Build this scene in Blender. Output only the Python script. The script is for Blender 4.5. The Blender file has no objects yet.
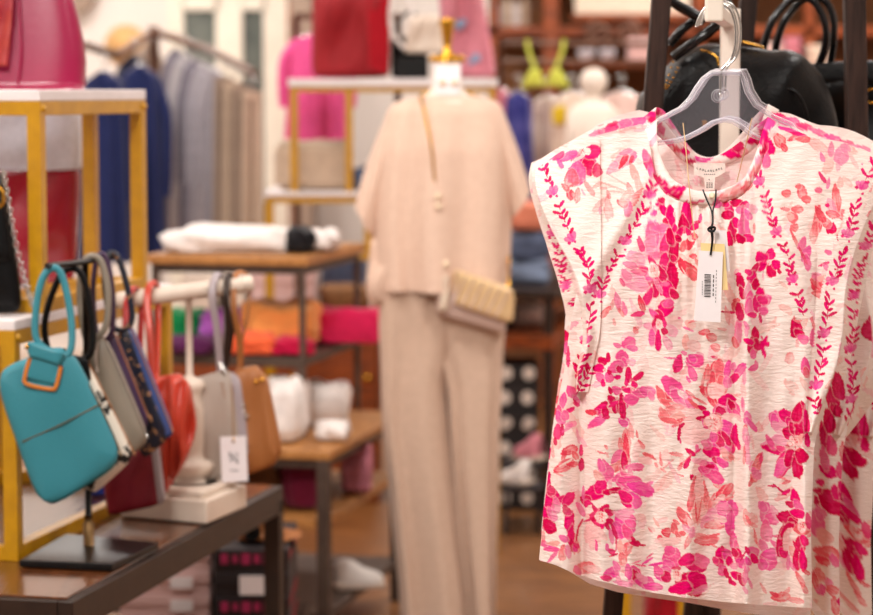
import bpy, math, random
import numpy as np

random.seed(7)
RNG = np.random.default_rng(11)
scn = bpy.context.scene
COL = scn.collection
PI = math.pi

# ------------------------------------------------------------------ camera model
FPX, CX, CY, CZ = 2400.0, 436.5, 307.5, 1.42
PIT = math.atan(217.5 / FPX)
FW = np.array([0, math.cos(PIT), -math.sin(PIT)])
UPV = np.array([0, math.sin(PIT), math.cos(PIT)])
ADIR = np.array([0.228, 0.974, 0.0])      # direction the tables run away from the camera
BDIR = np.array([-0.974, 0.228, 0.0])     # across the tables, to the left
ZV = np.array([0, 0, 1.0])


def ray(px, py):
    return FW + (px - CX) / FPX * np.array([1.0, 0, 0]) + (CY - py) / FPX * UPV


def U(px, py, Y):                         # point of the vertical plane y = Y
    d = ray(px, py)
    return d * (Y / d[1]) + np.array([0, 0, CZ])


def G(px, py, z):                         # point of the level plane at height z
    d = ray(px, py)
    return d * ((z - CZ) / d[2]) + np.array([0, 0, CZ])


def proj(P):
    q = np.asarray(P, float) - np.array([0, 0, CZ])
    w = q @ FW
    return CX + FPX * q[0] / w, CY - FPX * (q @ UPV) / w


def along(P, d, px):                      # how far along d the point reaches column px
    a, b = -3.0, 6.0
    f = lambda s: proj(P + s * d)[0] - px
    fa = f(a)
    for _ in range(60):
        m = (a + b) / 2
        if (f(m) > 0) == (fa > 0):
            a = m
        else:
            b = m
    return (a + b) / 2


def UV(px, py, Y):                        # vectorised U
    px = np.asarray(px, float); py = np.asarray(py, float); Y = np.asarray(Y, float)
    a = (px - CX) / FPX; b = (CY - py) / FPX
    dy = FW[1] + b * UPV[1]; dz = FW[2] + b * UPV[2]
    t = Y / dy
    return np.stack(np.broadcast_arrays(a * t, Y + 0 * t, dz * t + CZ), -1)


# ------------------------------------------------------------------ colours, materials
def lin(c):
    c = np.asarray(c, float) / 255.0
    return np.where(c <= 0.04045, c / 12.92, ((c + 0.055) / 1.055) ** 2.4)


MATS = {}


def mat(name, rgb=(200, 200, 200), rough=0.6, metal=0.0, kind='plain', rgb2=None, scale=20.0, bump=0.0,
        sheen=0.0, coat=0.0, alpha=None, stretch=(1, 1, 1), attr=False, trans=0.0, spec=0.5):
    if name in MATS:
        return MATS[name]
    m = bpy.data.materials.new(name); m.use_nodes = True
    nt = m.node_tree; N = nt.nodes; L = nt.links
    b = N['Principled BSDF']
    c = list(lin(rgb)) + [1]
    b.inputs['Base Color'].default_value = c
    b.inputs['Roughness'].default_value = rough
    b.inputs['Metallic'].default_value = metal
    b.inputs['Sheen Weight'].default_value = sheen
    b.inputs['Coat Weight'].default_value = coat
    b.inputs['Specular IOR Level'].default_value = spec
    tc = N.new('ShaderNodeTexCoord'); mp = N.new('ShaderNodeMapping')
    L.new(tc.outputs['Object'], mp.inputs['Vector'])
    mp.inputs['Scale'].default_value = stretch
    tex = None
    if kind in ('noise', 'fabric', 'wood', 'leather'):
        tex = N.new('ShaderNodeTexVoronoi' if kind == 'leather' else 'ShaderNodeTexNoise')
        tex.inputs['Scale'].default_value = scale
        if kind != 'leather':
            tex.inputs['Detail'].default_value = 6
            tex.inputs['Roughness'].default_value = 0.6
        L.new(mp.outputs[0], tex.inputs['Vector'])
        fac = tex.outputs['Distance'] if kind == 'leather' else tex.outputs['Fac']
        if rgb2 is not None or kind == 'fabric':
            r = N.new('ShaderNodeValToRGB')
            c2 = list(lin(rgb2)) + [1] if rgb2 is not None else [x * 0.86 for x in c[:3]] + [1]
            r.color_ramp.elements[0].position = 0.35; r.color_ramp.elements[0].color = c2
            r.color_ramp.elements[1].position = 0.65; r.color_ramp.elements[1].color = c
            L.new(fac, r.inputs[0]); L.new(r.outputs[0], b.inputs['Base Color'])
        if bump:
            bp = N.new('ShaderNodeBump'); bp.inputs['Strength'].default_value = bump
            bp.inputs['Distance'].default_value = 0.004
            L.new(fac, bp.inputs['Height']); L.new(bp.outputs[0], b.inputs['Normal'])
    if attr:
        a = N.new('ShaderNodeAttribute'); a.attribute_name = 'print'
        L.new(a.outputs['Color'], b.inputs['Base Color'])
        src = a.outputs['Color']
        if trans:
            t = N.new('ShaderNodeBsdfTranslucent'); L.new(src, t.inputs['Color'])
            mx = N.new('ShaderNodeMixShader'); mx.inputs[0].default_value = trans
            L.new(b.outputs[0], mx.inputs[1]); L.new(t.outputs[0], mx.inputs[2])
            L.new(mx.outputs[0], N['Material Output'].inputs['Surface'])
    if alpha is not None:                  # clear plastic / glass: see-through mixed with gloss
        tr = N.new('ShaderNodeBsdfTransparent'); tr.inputs[0].default_value = (0.93, 0.93, 0.95, 1)
        mx = N.new('ShaderNodeMixShader')
        lw = N.new('ShaderNodeLayerWeight'); lw.inputs['Blend'].default_value = 0.35
        mr = N.new('ShaderNodeMapRange'); mr.inputs['To Min'].default_value = alpha; mr.inputs['To Max'].default_value = 0.95
        L.new(lw.outputs['Facing'], mr.inputs['Value']); L.new(mr.outputs[0], mx.inputs[0])
        L.new(tr.outputs[0], mx.inputs[1]); L.new(b.outputs[0], mx.inputs[2])
        L.new(mx.outputs[0], N['Material Output'].inputs['Surface'])
    MATS[name] = m
    return m


def fabric(name, rgb, rgb2=None, scale=35, bump=0.25, rough=0.9):
    return mat(name, rgb, rough, 0, 'fabric', rgb2, scale, bump, sheen=0.15, spec=0.2)


# ------------------------------------------------------------------ mesh builder
WL = {}                                    # world location of every object built


def unit(v):
    v = np.asarray(v, float); n = np.linalg.norm(v)
    return v / n if n > 1e-12 else v


class MB:
    def __init__(s):
        s.v = []; s.f = []; s.n = 0; s.col = []

    def add(s, V, Fs, C=None):
        V = np.asarray(V, float).reshape(-1, 3)
        if isinstance(Fs, np.ndarray):
            s.f.extend((Fs + s.n).tolist())
        else:
            s.f.extend([tuple(i + s.n for i in f) for f in Fs])
        s.v.append(V); s.n += len(V)
        if C is not None:
            s.col.append(np.asarray(C).reshape(-1, 3))
        return s

    def grid(s, P, cu=False, cv=False, C=None, flip=False):
        P = np.asarray(P, float); nu, nv = P.shape[:2]
        iu = np.arange(nu if cu else nu - 1); iv = np.arange(nv if cv else nv - 1)
        a, b = np.meshgrid(iu, iv, indexing='ij')
        a = a.ravel(); b = b.ravel(); a1 = (a + 1) % nu; b1 = (b + 1) % nv
        q = np.stack([a * nv + b, a1 * nv + b, a1 * nv + b1, a * nv + b1], 1)
        if flip:
            q = q[:, ::-1]
        return s.add(P, q, C)

    def box(s, c, size, ax=None):
        ax = np.eye(3) if ax is None else np.asarray(ax)
        c = np.asarray(c, float); h = np.asarray(size, float) / 2
        V = [c + sx * h[0] * ax[0] + sy * h[1] * ax[1] + sz * h[2] * ax[2]
             for sz in (-1, 1) for sy in (-1, 1) for sx in (-1, 1)]
        return s.add(V, [(0, 2, 3, 1), (4, 5, 7, 6), (0, 1, 5, 4), (2, 6, 7, 3), (0, 4, 6, 2), (1, 3, 7, 5)])

    def bar(s, p0, p1, w, h, up=ZV):
        p0 = np.asarray(p0, float); p1 = np.asarray(p1, float)
        d = unit(p1 - p0); x = np.cross(d, up)
        if np.linalg.norm(x) < 1e-6:
            x = np.cross(d, np.array([0, 1.0, 0]))
        x = unit(x); u = np.cross(x, d)
        return s.box((p0 + p1) / 2, (w, np.linalg.norm(p1 - p0), h), (x, d, u))

    def tube(s, pts, r, n=10, closed=False, res=0, flat=1.0):
        pts = np.asarray(pts, float)
        if res:
            pts = spline(pts, res, closed)
        m = len(pts); r = np.broadcast_to(np.asarray(r, float), (m,)) if np.ndim(r) == 0 or len(np.atleast_1d(r)) == m \
            else np.interp(np.linspace(0, 1, m), np.linspace(0, 1, len(r)), r)
        tg = np.roll(pts, -1, 0) - np.roll(pts, 1, 0)
        if not closed:
            tg[0] = pts[1] - pts[0]; tg[-1] = pts[-1] - pts[-2]
        t0 = unit(tg[0]); ref = np.array([0, 0, 1.0]) if abs(t0[2]) < 0.9 else np.array([0, 1.0, 0])
        x = unit(np.cross(t0, ref)); P = []
        an = np.linspace(0, 2 * PI, n, endpoint=False)
        for i in range(m):
            t = unit(tg[i]); x = unit(x - t * (x @ t)); y = np.cross(t, x)
            P.append(pts[i] + r[i] * (np.cos(an)[:, None] * x + flat * np.sin(an)[:, None] * y))
        b = s.n
        s.grid(np.array(P), cu=closed, cv=True)
        if not closed:
            s.f.append(tuple(b + i for i in range(n))[::-1]); s.f.append(tuple(b + (m - 1) * n + i for i in range(n)))
        return s

    def lathe(s, base, prof, n=28, axis=ZV, sq=1.0):
        base = np.asarray(base, float); axis = unit(axis)
        x = unit(np.cross(axis, [0, 1, 0.3])); y = np.cross(axis, x)
        an = np.linspace(0, 2 * PI, n, endpoint=False)
        P = np.array([base + axis * z + r * (np.cos(an)[:, None] * x + sq * np.sin(an)[:, None] * y) for r, z in prof])
        b = s.n; m = len(prof)
        s.grid(P, cv=True)
        s.f.append(tuple(b + i for i in range(n))[::-1]); s.f.append(tuple(b + (m - 1) * n + i for i in range(n)))
        return s

    def prism(s, pts, th):
        pts = np.asarray(pts, float); n = len(pts); th = np.asarray(th, float)
        V = np.concatenate([pts, pts + th])
        return s.add(V, [tuple(range(n))[::-1], tuple(range(n, 2 * n))] +
                     [(i, (i + 1) % n, n + (i + 1) % n, n + i) for i in range(n)])

    def pillow(s, TL, TR, BR, BL, th, n=22, e=0.42, sag=0.0, wr=0.0, seed=0, rim=0.25):
        """a soft flat pouch filling the four corners, rounded corners, thickness th"""
        TL, TR, BR, BL = [np.asarray(p, float) for p in (TL, TR, BR, BL)]
        nr = unit(np.cross(TR - TL, BL - TL))
        rg = np.random.default_rng(seed)
        ph = rg.uniform(0, 6, 6)
        g = np.linspace(-1, 1, n)
        a, b = np.meshgrid(g, g, indexing='ij')
        k = 1 - e * 0.36 * (abs(a) * abs(b)) ** 5                        # pull the corners in
        a2, b2 = a * k, b * k
        u = (a2 + 1) / 2; v = (b2 + 1) / 2
        Q = ((1 - u) * (1 - v))[..., None] * TL + (u * (1 - v))[..., None] * TR + (u * v)[..., None] * BR + ((1 - u) * v)[..., None] * BL
        edge = np.maximum(abs(a), abs(b))
        t = rim + (1 - rim) * np.sqrt(np.clip(1 - edge ** 4, 0, 1))
        w = wr * (np.sin(5 * u + 3 * v + ph[0]) * np.cos(4 * v - 3 * u + ph[1]) + 0.5 * np.sin(11 * u + ph[2] + 5 * v)) * (1 - edge ** 6)
        fr = Q + nr * ((t * th / 2) * (1 + sag * (v - 0.4)) + w * th)[..., None]
        bk = Q - nr * ((t * th / 2) * (1 + sag * (v - 0.4)) - w * th)[..., None]
        base = s.n
        s.grid(fr); s.grid(bk, flip=True)
        idx = [(i, 0) for i in range(n)] + [(n - 1, j) for j in range(1, n)] + [(i, n - 1) for i in range(n - 2, -1, -1)] + [(0, j) for j in range(n - 2, 0, -1)]
        f0 = [base + i * n + j for i, j in idx]; f1 = [base + n * n + i * n + j for i, j in idx]
        m = len(f0)
        for i in range(m):
            s.f.append((f0[i], f1[i], f1[(i + 1) % m], f0[(i + 1) % m]))
        return s

    def slab(s, c, size, rot=0.0, p=0.28, layers=0, wob=0.06, seed=0, nu=40, nv=18, tilt=0.0):
        """soft rounded block (folded cloth): a super-ellipsoid with fold grooves and wrinkles; c = base centre"""
        c = np.asarray(c, float); w, d, h = [x / 2 for x in size]
        rg = np.random.default_rng(seed); ph = rg.uniform(0, 6, 8)
        th = np.linspace(0, 2 * PI, nu, endpoint=False); fi = np.linspace(-PI / 2, PI / 2, nv)
        T, Fi = np.meshgrid(th, fi, indexing='ij')
        pw = lambda x, q: np.sign(x) * abs(x) ** q
        cz = pw(np.sin(Fi), p * 1.5); cr = pw(np.cos(Fi), p)
        x = pw(np.cos(T), p) * cr; y = pw(np.sin(T), p) * cr
        k = 1 + wob * (np.sin(3 * T + ph[0]) + 0.6 * np.sin(7 * T + ph[1] + 3 * cz))
        if layers:
            k = k * (1 - 0.07 * (abs(np.cos(PI * layers * (cz + 1) / 2)) < 0.35)) + 0.03 * np.sin(9 * cz * layers + ph[2])
        zz = cz + wob * 1.6 * (cz > 0) * (np.sin(2.3 * x + ph[3]) * np.cos(2.1 * y + ph[4]) + 0.5 * np.sin(6 * x + 4 * y + ph[5])) + tilt * x * (cz > 0)
        cr_, sr_ = math.cos(rot), math.sin(rot)
        X = x * k * w; Y = y * k * d
        P = np.stack([c[0] + X * cr_ - Y * sr_, c[1] + X * sr_ + Y * cr_, c[2] + h * (1 + zz)], -1)
        b = s.n
        s.grid(P, cu=True)
        return s

    def build(s, name, m, parent=None, smooth=True, bevel=0.0, base=None, solid=0.0, sub=0):
        V = np.concatenate(s.v)
        if parent is not None:
            o0 = WL[parent]
        elif base is not None:
            o0 = np.asarray(base, float)
        else:
            o0 = np.array([(V[:, 0].min() + V[:, 0].max()) / 2, (V[:, 1].min() + V[:, 1].max()) / 2, V[:, 2].min()])
        me = bpy.data.meshes.new(name)
        me.from_pydata((V - o0).tolist(), [], s.f)
        if s.col:
            Cc = np.concatenate(s.col)
            at = me.color_attributes.new('print', 'FLOAT_COLOR', 'POINT')
            at.data.foreach_set('color', np.concatenate([Cc, np.ones((len(Cc), 1))], 1).astype(np.float32).ravel())
        me.materials.append(m)
        me.polygons.foreach_set('use_smooth', [bool(smooth)] * len(me.polygons))
        me.update()
        o = bpy.data.objects.new(name, me); COL.objects.link(o)
        if parent is not None:
            o.parent = parent; WL[o] = o0
        else:
            o.location = o0; WL[o] = o0
        if bevel:
            md = o.modifiers.new('bevel', 'BEVEL'); md.width = bevel; md.segments = 2; md.limit_method = 'ANGLE'
        if solid:
            md = o.modifiers.new('solid', 'SOLIDIFY'); md.thickness = solid; md.offset = 0
        if sub:
            md = o.modifiers.new('sub', 'SUBSURF'); md.levels = sub; md.render_levels = sub
        return o


def spline(p, res=8, closed=False):
    p = np.asarray(p, float); n = len(p); out = []
    for i in range(n if closed else n - 1):
        if closed:
            a, b, c, d = p[(i - 1) % n], p[i], p[(i + 1) % n], p[(i + 2) % n]
        else:
            a, b, c, d = p[max(i - 1, 0)], p[i], p[i + 1], p[min(i + 2, n - 1)]
        for t in np.arange(res) / res:
            out.append(0.5 * ((2 * b) + (c - a) * t + (2 * a - 5 * b + 4 * c - d) * t * t + (3 * b - a - 3 * c + d) * t ** 3))
    if not closed:
        out.append(p[-1])
    return np.array(out)


def tag(o, label, cat, group=None, kind=None):
    o['label'] = label; o['category'] = cat
    if group: o['group'] = group
    if kind: o['kind'] = kind
    return o


def thing(name, label, cat, loc, group=None):
    o = bpy.data.objects.new(name, None); COL.objects.link(o)
    o.empty_display_size = 0.05
    o.location = loc; WL[o] = np.asarray(loc, float)
    return tag(o, label, cat, group)


def struct(name, mb, m, parent=None, **k):
    o = mb.build(name, m, parent, smooth=False, **k)
    if parent is None:
        o['kind'] = 'structure'
    return o


def dup(root, loc, label=None, group=None, rotz=None):
    r = root.copy(); COL.objects.link(r); r.location = loc
    if rotz is not None: r.rotation_euler = (0, 0, rotz)
    WL[r] = np.asarray(loc, float)
    if label: r['label'] = label
    if group: r['group'] = group
    for ch in list(root.children):
        c = ch.copy(); COL.objects.link(c); c.parent = r; WL[c] = WL[r]
        for g in list(ch.children):
            d = g.copy(); COL.objects.link(d); d.parent = c; WL[d] = WL[r]
    return r


def pxbox(x0, x1, y0, y1, Y, d):           # box whose front face spans these columns and rows at depth Y
    a = U(x0, y1, Y); b = U(x1, y0, Y)
    return (np.array([(a[0] + b[0]) / 2, Y + d / 2, (a[2] + b[2]) / 2]), (abs(b[0] - a[0]), d, abs(b[2] - a[2])))


def text(s, size, origin, xdir, updir, m, parent, name='lettering', ext=0.0006, align='CENTER'):
    cu = bpy.data.curves.new(name, 'FONT'); cu.body = s; cu.size = size; cu.align_x = align; cu.align_y = 'CENTER'
    cu.extrude = ext
    o = bpy.data.objects.new(name, cu); COL.objects.link(o)
    bpy.context.view_layer.update()
    dg = bpy.context.evaluated_depsgraph_get()
    me = bpy.data.meshes.new_from_object(o.evaluated_get(dg))
    x = unit(xdir); u = unit(updir); n = np.cross(x, u)
    co = np.array([v.co[:] for v in me.vertices]) if len(me.vertices) else np.zeros((0, 3))
    P = np.asarray(origin) - WL[parent] + co[:, :1] * x + co[:, 1:2] * u + co[:, 2:] * n
    for v, q in zip(me.vertices, P):
        v.co = q
    bpy.data.objects.remove(o); bpy.data.curves.remove(cu)
    me.materials.append(m)
    ob = bpy.data.objects.new(name, me); COL.objects.link(ob); ob.parent = parent; WL[ob] = WL[parent]
    return ob
# ------------------------------------------------------------------ materials
M_wallw = mat('wall_paint', (232, 222, 214), 0.9, kind='noise', scale=3, rgb2=(226, 216, 208))
M_ceil = mat('ceiling_paint', (235, 230, 224), 0.9, kind='noise', scale=4, rgb2=(228, 222, 216))
M_dark = mat('dark_bronze_metal', (54, 39, 31), 0.45, 0.3, 'noise', (44, 31, 25), 30)
M_black = mat('black_metal', (18, 17, 18), 0.35, 0.5, 'noise', (26, 25, 26), 30)
M_gold = mat('gold_paint', (198, 144, 0), 0.42, 0.0, 'noise', (182, 130, 0), 25, coat=0.15)
M_goldm = mat('gold_metal', (214, 160, 60), 0.25, 1.0, 'noise', (200, 146, 50), 40)
M_silver = mat('silver_metal', (205, 203, 200), 0.22, 1.0, 'noise', (190, 188, 186), 40)
M_tabwood = mat('table_wood', (104, 58, 30), 0.2, 0, 'wood', (68, 36, 17), 6, 0.15, stretch=(14, 1.2, 8), coat=0.2)
M_oak = mat('oak_edge_wood', (190, 132, 72), 0.45, 0, 'wood', (158, 104, 52), 6, 0.15, stretch=(14, 1.4, 8))
M_legbr = mat('aged_brass', (128, 98, 60), 0.4, 0.7, 'noise', (110, 82, 48), 40)
M_whitew = mat('white_painted_wood', (228, 212, 196), 0.5, 0, 'noise', (218, 200, 184), 14, 0.08)
M_board = mat('white_board', (238, 230, 230), 0.5, 0, 'noise', (228, 220, 220), 10)
M_teal = mat('teal_leather', (50, 132, 146), 0.45, 0, 'leather', None, 260, 0.12)
M_orange = mat('orange_edge_leather', (206, 122, 42), 0.5, 0, 'leather', None, 260, 0.1)
M_blk_l = mat('black_leather', (7, 6, 7), 0.40, 0, 'leather', None, 210, 0.16, spec=0.22)
M_cow = mat('cowhide', (236, 226, 210), 0.7, 0, 'noise', (26, 22, 20), 22)
M_cow.node_tree.nodes['Color Ramp'].color_ramp.elements[0].position = 0.44
M_cow.node_tree.nodes['Color Ramp'].color_ramp.elements[1].position = 0.47
M_grey_l = mat('taupe_grey_leather', (136, 126, 112), 0.42, 0, 'leather', None, 240, 0.12)
M_purple = mat('purple_leather', (66, 42, 74), 0.4, 0, 'leather', None, 240, 0.12)
M_flor = mat('speckled_dark_leather', (20, 26, 44), 0.42, 0, 'noise', (180, 130, 88), 55)
M_flor.node_tree.nodes['Color Ramp'].color_ramp.elements[0].position = 0.40
M_flor.node_tree.nodes['Color Ramp'].color_ramp.elements[1].position = 0.42
M_blue = mat('blue_edge_leather', (64, 84, 140), 0.4, 0, 'leather', None, 240, 0.1)
M_coral = mat('coral_red_leather', (196, 62, 42), 0.3, 0, 'leather', None, 200, 0.14, coat=0.2)
M_red_l = mat('red_ribbon_leather', (176, 34, 36), 0.4, 0, 'leather', None, 240, 0.1)
M_maroon = mat('maroon_leather', (120, 12, 34), 0.42, 0, 'leather', None, 230, 0.15)
M_stone = mat('stone_grey_leather', (176, 162, 150), 0.5, 0, 'leather', None, 230, 0.12)
M_tan = mat('tan_brown_leather', (164, 102, 52), 0.5, 0, 'leather', None, 230, 0.14)
M_lilgrey = mat('lilac_grey_leather', (168, 156, 160), 0.45, 0, 'leather', None, 230, 0.1)
M_hotpink = mat('glossy_magenta_leather', (146, 0, 60), 0.33, 0, 'leather', None, 90, 0.02, coat=0.15)
M_crim = mat('crimson_patent', (134, 4, 28), 0.25, 0, 'leather', None, 90, 0.05, coat=0.4)
M_palegrey = mat('pale_grey_canvas', (206, 206, 216), 0.8, 0, 'fabric', None, 120, 0.15)
M_scarf = mat('orange_scarf', (186, 74, 56), 0.6, 0, 'noise', (150, 24, 52), 14, 0.2)
M_paper = mat('white_card', (244, 238, 240), 0.6, 0, 'noise', (238, 231, 233), 20)
M_ink = mat('dark_ink', (50, 44, 46), 0.7, 0, 'noise', (40, 34, 36), 40)

# ------------------------------------------------------------------ the setting
floor_m = mat('floor_planks', (156, 102, 52), 0.4, 0, 'wood', (96, 56, 24), 5, 0.08, stretch=(1.2, 11, 1), coat=0.1)
struct('floor', MB().box((0.2, 5.2, -0.05), (6.6, 13.9, 0.1)), floor_m)
struct('wall_back', MB().box((0.2, 12.05, 1.6), (6.6, 0.1, 3.2)), M_wallw)
struct('wall_left', MB().box((-3.05, 5.2, 1.6), (0.1, 13.6, 3.2)), M_wallw)
struct('wall_right', MB().box((3.45, 5.2, 1.6), (0.1, 13.6, 3.2)), M_wallw)
struct('ceiling', MB().box((0.2, 5.2, 3.25), (6.6, 13.9, 0.1)), M_ceil)
struct('baseboard_back', MB().box((0.2, 11.985, 0.06), (6.4, 0.03, 0.12)), M_whitew)
struct('baseboard_left', MB().box((-2.985, 5.2, 0.06), (0.03, 13.4, 0.12)), M_whitew)

# glazed double door in the back wall
doorw = mat('cream_door_paint', (240, 232, 214), 0.5, 0, 'noise', (232, 222, 204), 8)
glass = mat('door_glass', (126, 130, 122), 0.06, 0, 'noise', (84, 90, 86), 3, coat=0.3)
dY = 11.9
dr = MB()
def dpx(x0, x1, y0, y1, th=0.06, Y=dY):
    c, s = pxbox(x0, x1, y0, y1, Y, th); dr.box(c, s)
dpx(172, 182, -130, 430); dpx(219, 241, -130, 430); dpx(266, 288, -130, 430)
dpx(182, 219, -2, 10); dpx(241, 266, -2, 10); dpx(182, 219, 330, 430); dpx(241, 266, 330, 430)
dpx(172, 288, -150, -130)
door = struct('door_1', dr, doorw)
for x0, x1 in ((182, 219), (241, 266)):
    c, s = pxbox(x0, x1, 10, 330, dY + 0.03, 0.012)
    MB().box(c, s).build('pane', glass, door, smooth=False)
hb = MB().tube([U(239, 205, dY - 0.02), U(239, 205, dY - 0.07), U(232, 205, dY - 0.07)], 0.01, res=4)
hb.build('door_handle', M_goldm, door)

# ------------------------------------------------------------------ left display table
TZ = 0.60
tN = G(72, 600, TZ)
sA = along(tN, ADIR, 283)
tA = sA
tB = 0.95


def tpt(a, b, z=0.0):
    return tN + ADIR * a + BDIR * b + ZV * (z)


AX = (ADIR, BDIR, ZV)
tab = thing('display_table', 'low display table with dark metal frame and glossy brown wood top', 'table', tN * [1, 1, 0] + (ADIR * tA + BDIR * tB) / 2)
MB().box(tpt(tA / 2, tB / 2, -0.012), (tA - 0.03, tB - 0.03, 0.024), AX).build('tabletop', M_tabwood, tab, smooth=False, bevel=0.002)
fr = MB()
for b in (0.012, tB - 0.012):
    fr.box(tpt(tA / 2, b, -0.031), (tA, 0.026, 0.055), AX)
for a in (0.012, tA - 0.012):
    fr.box(tpt(a, tB / 2, -0.031), (0.026, tB - 0.05, 0.055), AX)
fr.build('frame', M_dark, tab, smooth=False, bevel=0.002)
for a, b in ((0.016, 0.016), (tA - 0.016, 0.016), (0.016, tB - 0.016), (tA - 0.016, tB - 0.016)):
    MB().box(tpt(a, b, -0.03 - 0.285), (0.034, 0.034, 0.57), AX).build('leg', M_dark, tab, smooth=False, bevel=0.002)

# ------------------------------------------------------------------ gold risers
rN = G(14, 560, TZ); rN[2] = TZ
RW = 0.026


def riser(name, label, N, la, lb, h, boardt, mids=()):
    t = thing(name, label, 'display stand', N * [1, 1, 0] + [0, 0, N[2]] + (ADIR * la + BDIR * lb) / 2)
    for a, b in [(0, 0), (la, 0), (0, lb), (la, lb)] + list(mids):
        MB().box(N + ADIR * a + BDIR * b + ZV * h / 2, (RW, RW, h), AX).build('post', M_gold, t, smooth=False, bevel=0.0015)
    for z in (h - RW / 2, RW / 2):
        for b in (0, lb):
            MB().box(N + ADIR * la / 2 + BDIR * b + ZV * z, (la - RW, RW * 0.96, RW), AX).build('rail', M_gold, t, smooth=False, bevel=0.0015)
        for a in (0, la):
            MB().box(N + ADIR * a + BDIR * lb / 2 + ZV * z, (RW * 0.96, lb - RW, RW), AX).build('rail', M_gold, t, smooth=False, bevel=0.0015)
    for a in (0, la):
        k = N + ADIR * a + ZV * (h - RW / 2) - BDIR * (RW / 2)
        MB().lathe(k, [(0.0, 0.006), (0.005, 0.005), (0.007, 0.002), (0.007, -0.002)], 10, axis=-BDIR).build('bolt', M_gold, t)
    MB().box(N + ADIR * la / 2 + BDIR * lb / 2 + ZV * (h + boardt / 2), (la + RW, lb + RW, boardt), AX).build('board', M_board, t, smooth=False, bevel=0.002)
    return t


# height of the lower riser from row 332 at its near corner
zl = U(14, 330, rN[1])[2] - TZ
la1 = along(rN, ADIR, 166)
lowr = riser('gold_riser', 'lower gold framed riser with white board standing on the display table', rN, la1, 0.36, zl, 0.018)
zt = TZ + zl + 0.018
u2 = rN.copy(); u2[2] = zt
s0 = along(u2 + BDIR * 0.0, ADIR, 39.0)
u2 = u2 + ADIR * s0
la2 = along(u2 + ZV * 0.3, ADIR, 138)
p_far = u2 + ADIR * la2
lb2 = along(p_far + ZV * 0.3, BDIR, 90)
h2 = U(40, 101, u2[1])[2] - zt
upr = riser('gold_riser', 'upper gold framed riser carrying the glossy magenta bag', u2, la2, lb2 + 0.0, h2, 0.02)
ztt = zt + h2 + 0.02

# magenta bag on the upper riser
def bagY(p): return p[1]
mc = u2 + ADIR * la2 * 0.5 + BDIR * lb2 * 0.5
pY = mc[1]
hb_ = thing('handbag', 'glossy magenta bag with curved side on top of upper gold riser', 'handbag', [U(20, 88, pY)[0], pY, ztt])
mb = MB()
prof = [(-75, 83, 88), (-77, 84, 80), (-76, 85, 60), (-72, 83, 40), (-66, 79, 20), (-58, 74, 0), (-48, 66, -22), (-36, 54, -42), (-30, 46, -48)]
P = []
an = np.linspace(0, 2 * PI, 40, endpoint=False)
for xl, xr, y in prof:
    a = U(xl, 0, pY); b = U(xr, 0, pY)
    z = ztt + (88 - y) * (pY / 2400)
    cx = (a[0] + b[0]) / 2; rx = (b[0] - a[0]) / 2
    ry = 0.05 * (1 - 0.6 * (88 - y) / 140)
    P.append(np.stack([cx + rx * np.sign(np.cos(an)) * abs(np.cos(an)) ** 0.5, pY + ry * np.sign(np.sin(an)) * abs(np.sin(an)) ** 0.6, 0 * an + z], -1))
mb.grid(np.array(P), cv=True)
mb.f.append(tuple(range(40))[::-1]); mb.f.append(tuple(range(8 * 40, 9 * 40)))
mb.build('body', M_hotpink, hb_)
MB().tube([U(18, 84, pY - 0.052), U(21, 55, pY - 0.055), U(20, 20, pY - 0.047), U(18, -10, pY - 0.04)], 0.0022, res=6).build('seam', M_hotpink, hb_)
MB().tube([U(-20, -45, pY), U(-18, -85, pY), U(8, -108, pY), U(35, -85, pY), U(37, -45, pY)], 0.006, res=8).build('handle', M_hotpink, hb_)
sc = MB()
g = []
for i, y in enumerate(np.linspace(-20, 66, 20)):
    row = []
    for j, x in enumerate(np.linspace(-22, 14 - 6 * i / 19, 10)):
        row.append(U(x, y, pY - 0.062 - 0.007 * math.sin(j * 1.3 + i * 0.25) - 0.002 * math.cos(i)))
    g.append(row)
sc.grid(np.array(g))
tag(sc.build('scarf', M_scarf, None, solid=0.002), 'orange printed scarf draped over front of glossy magenta bag', 'scarf')

# two tone tote inside the upper riser
tY = (u2 + ADIR * la2 * 0.95 + BDIR * (lb2 * 0.55))[1]
tY = p_far[1] + 0.075
tt = thing('tote_bag', 'pale grey and crimson tote bag standing inside upper gold riser', 'tote bag', [U(10, 300, tY)[0], tY, zt])
zb = lambda y: U(0, y, tY)[2]
def tq(x, y): return U(x, y, tY)
bot = proj([tq(40, 300)[0], tY, zt + 0.002])[1]
MB().pillow(tq(-60, 166), tq(81, 166), tq(74, bot - 1), tq(-55, bot - 1), 0.06, e=0.1, wr=0.15, rim=0.6).build('body', M_crim, tt)
MB().pillow(tq(-62, 108), tq(80, 108), tq(82, 170), tq(-61, 170), 0.066, e=0.1, wr=0.05, rim=0.7).build('upper_panel', M_palegrey, tt)

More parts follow.
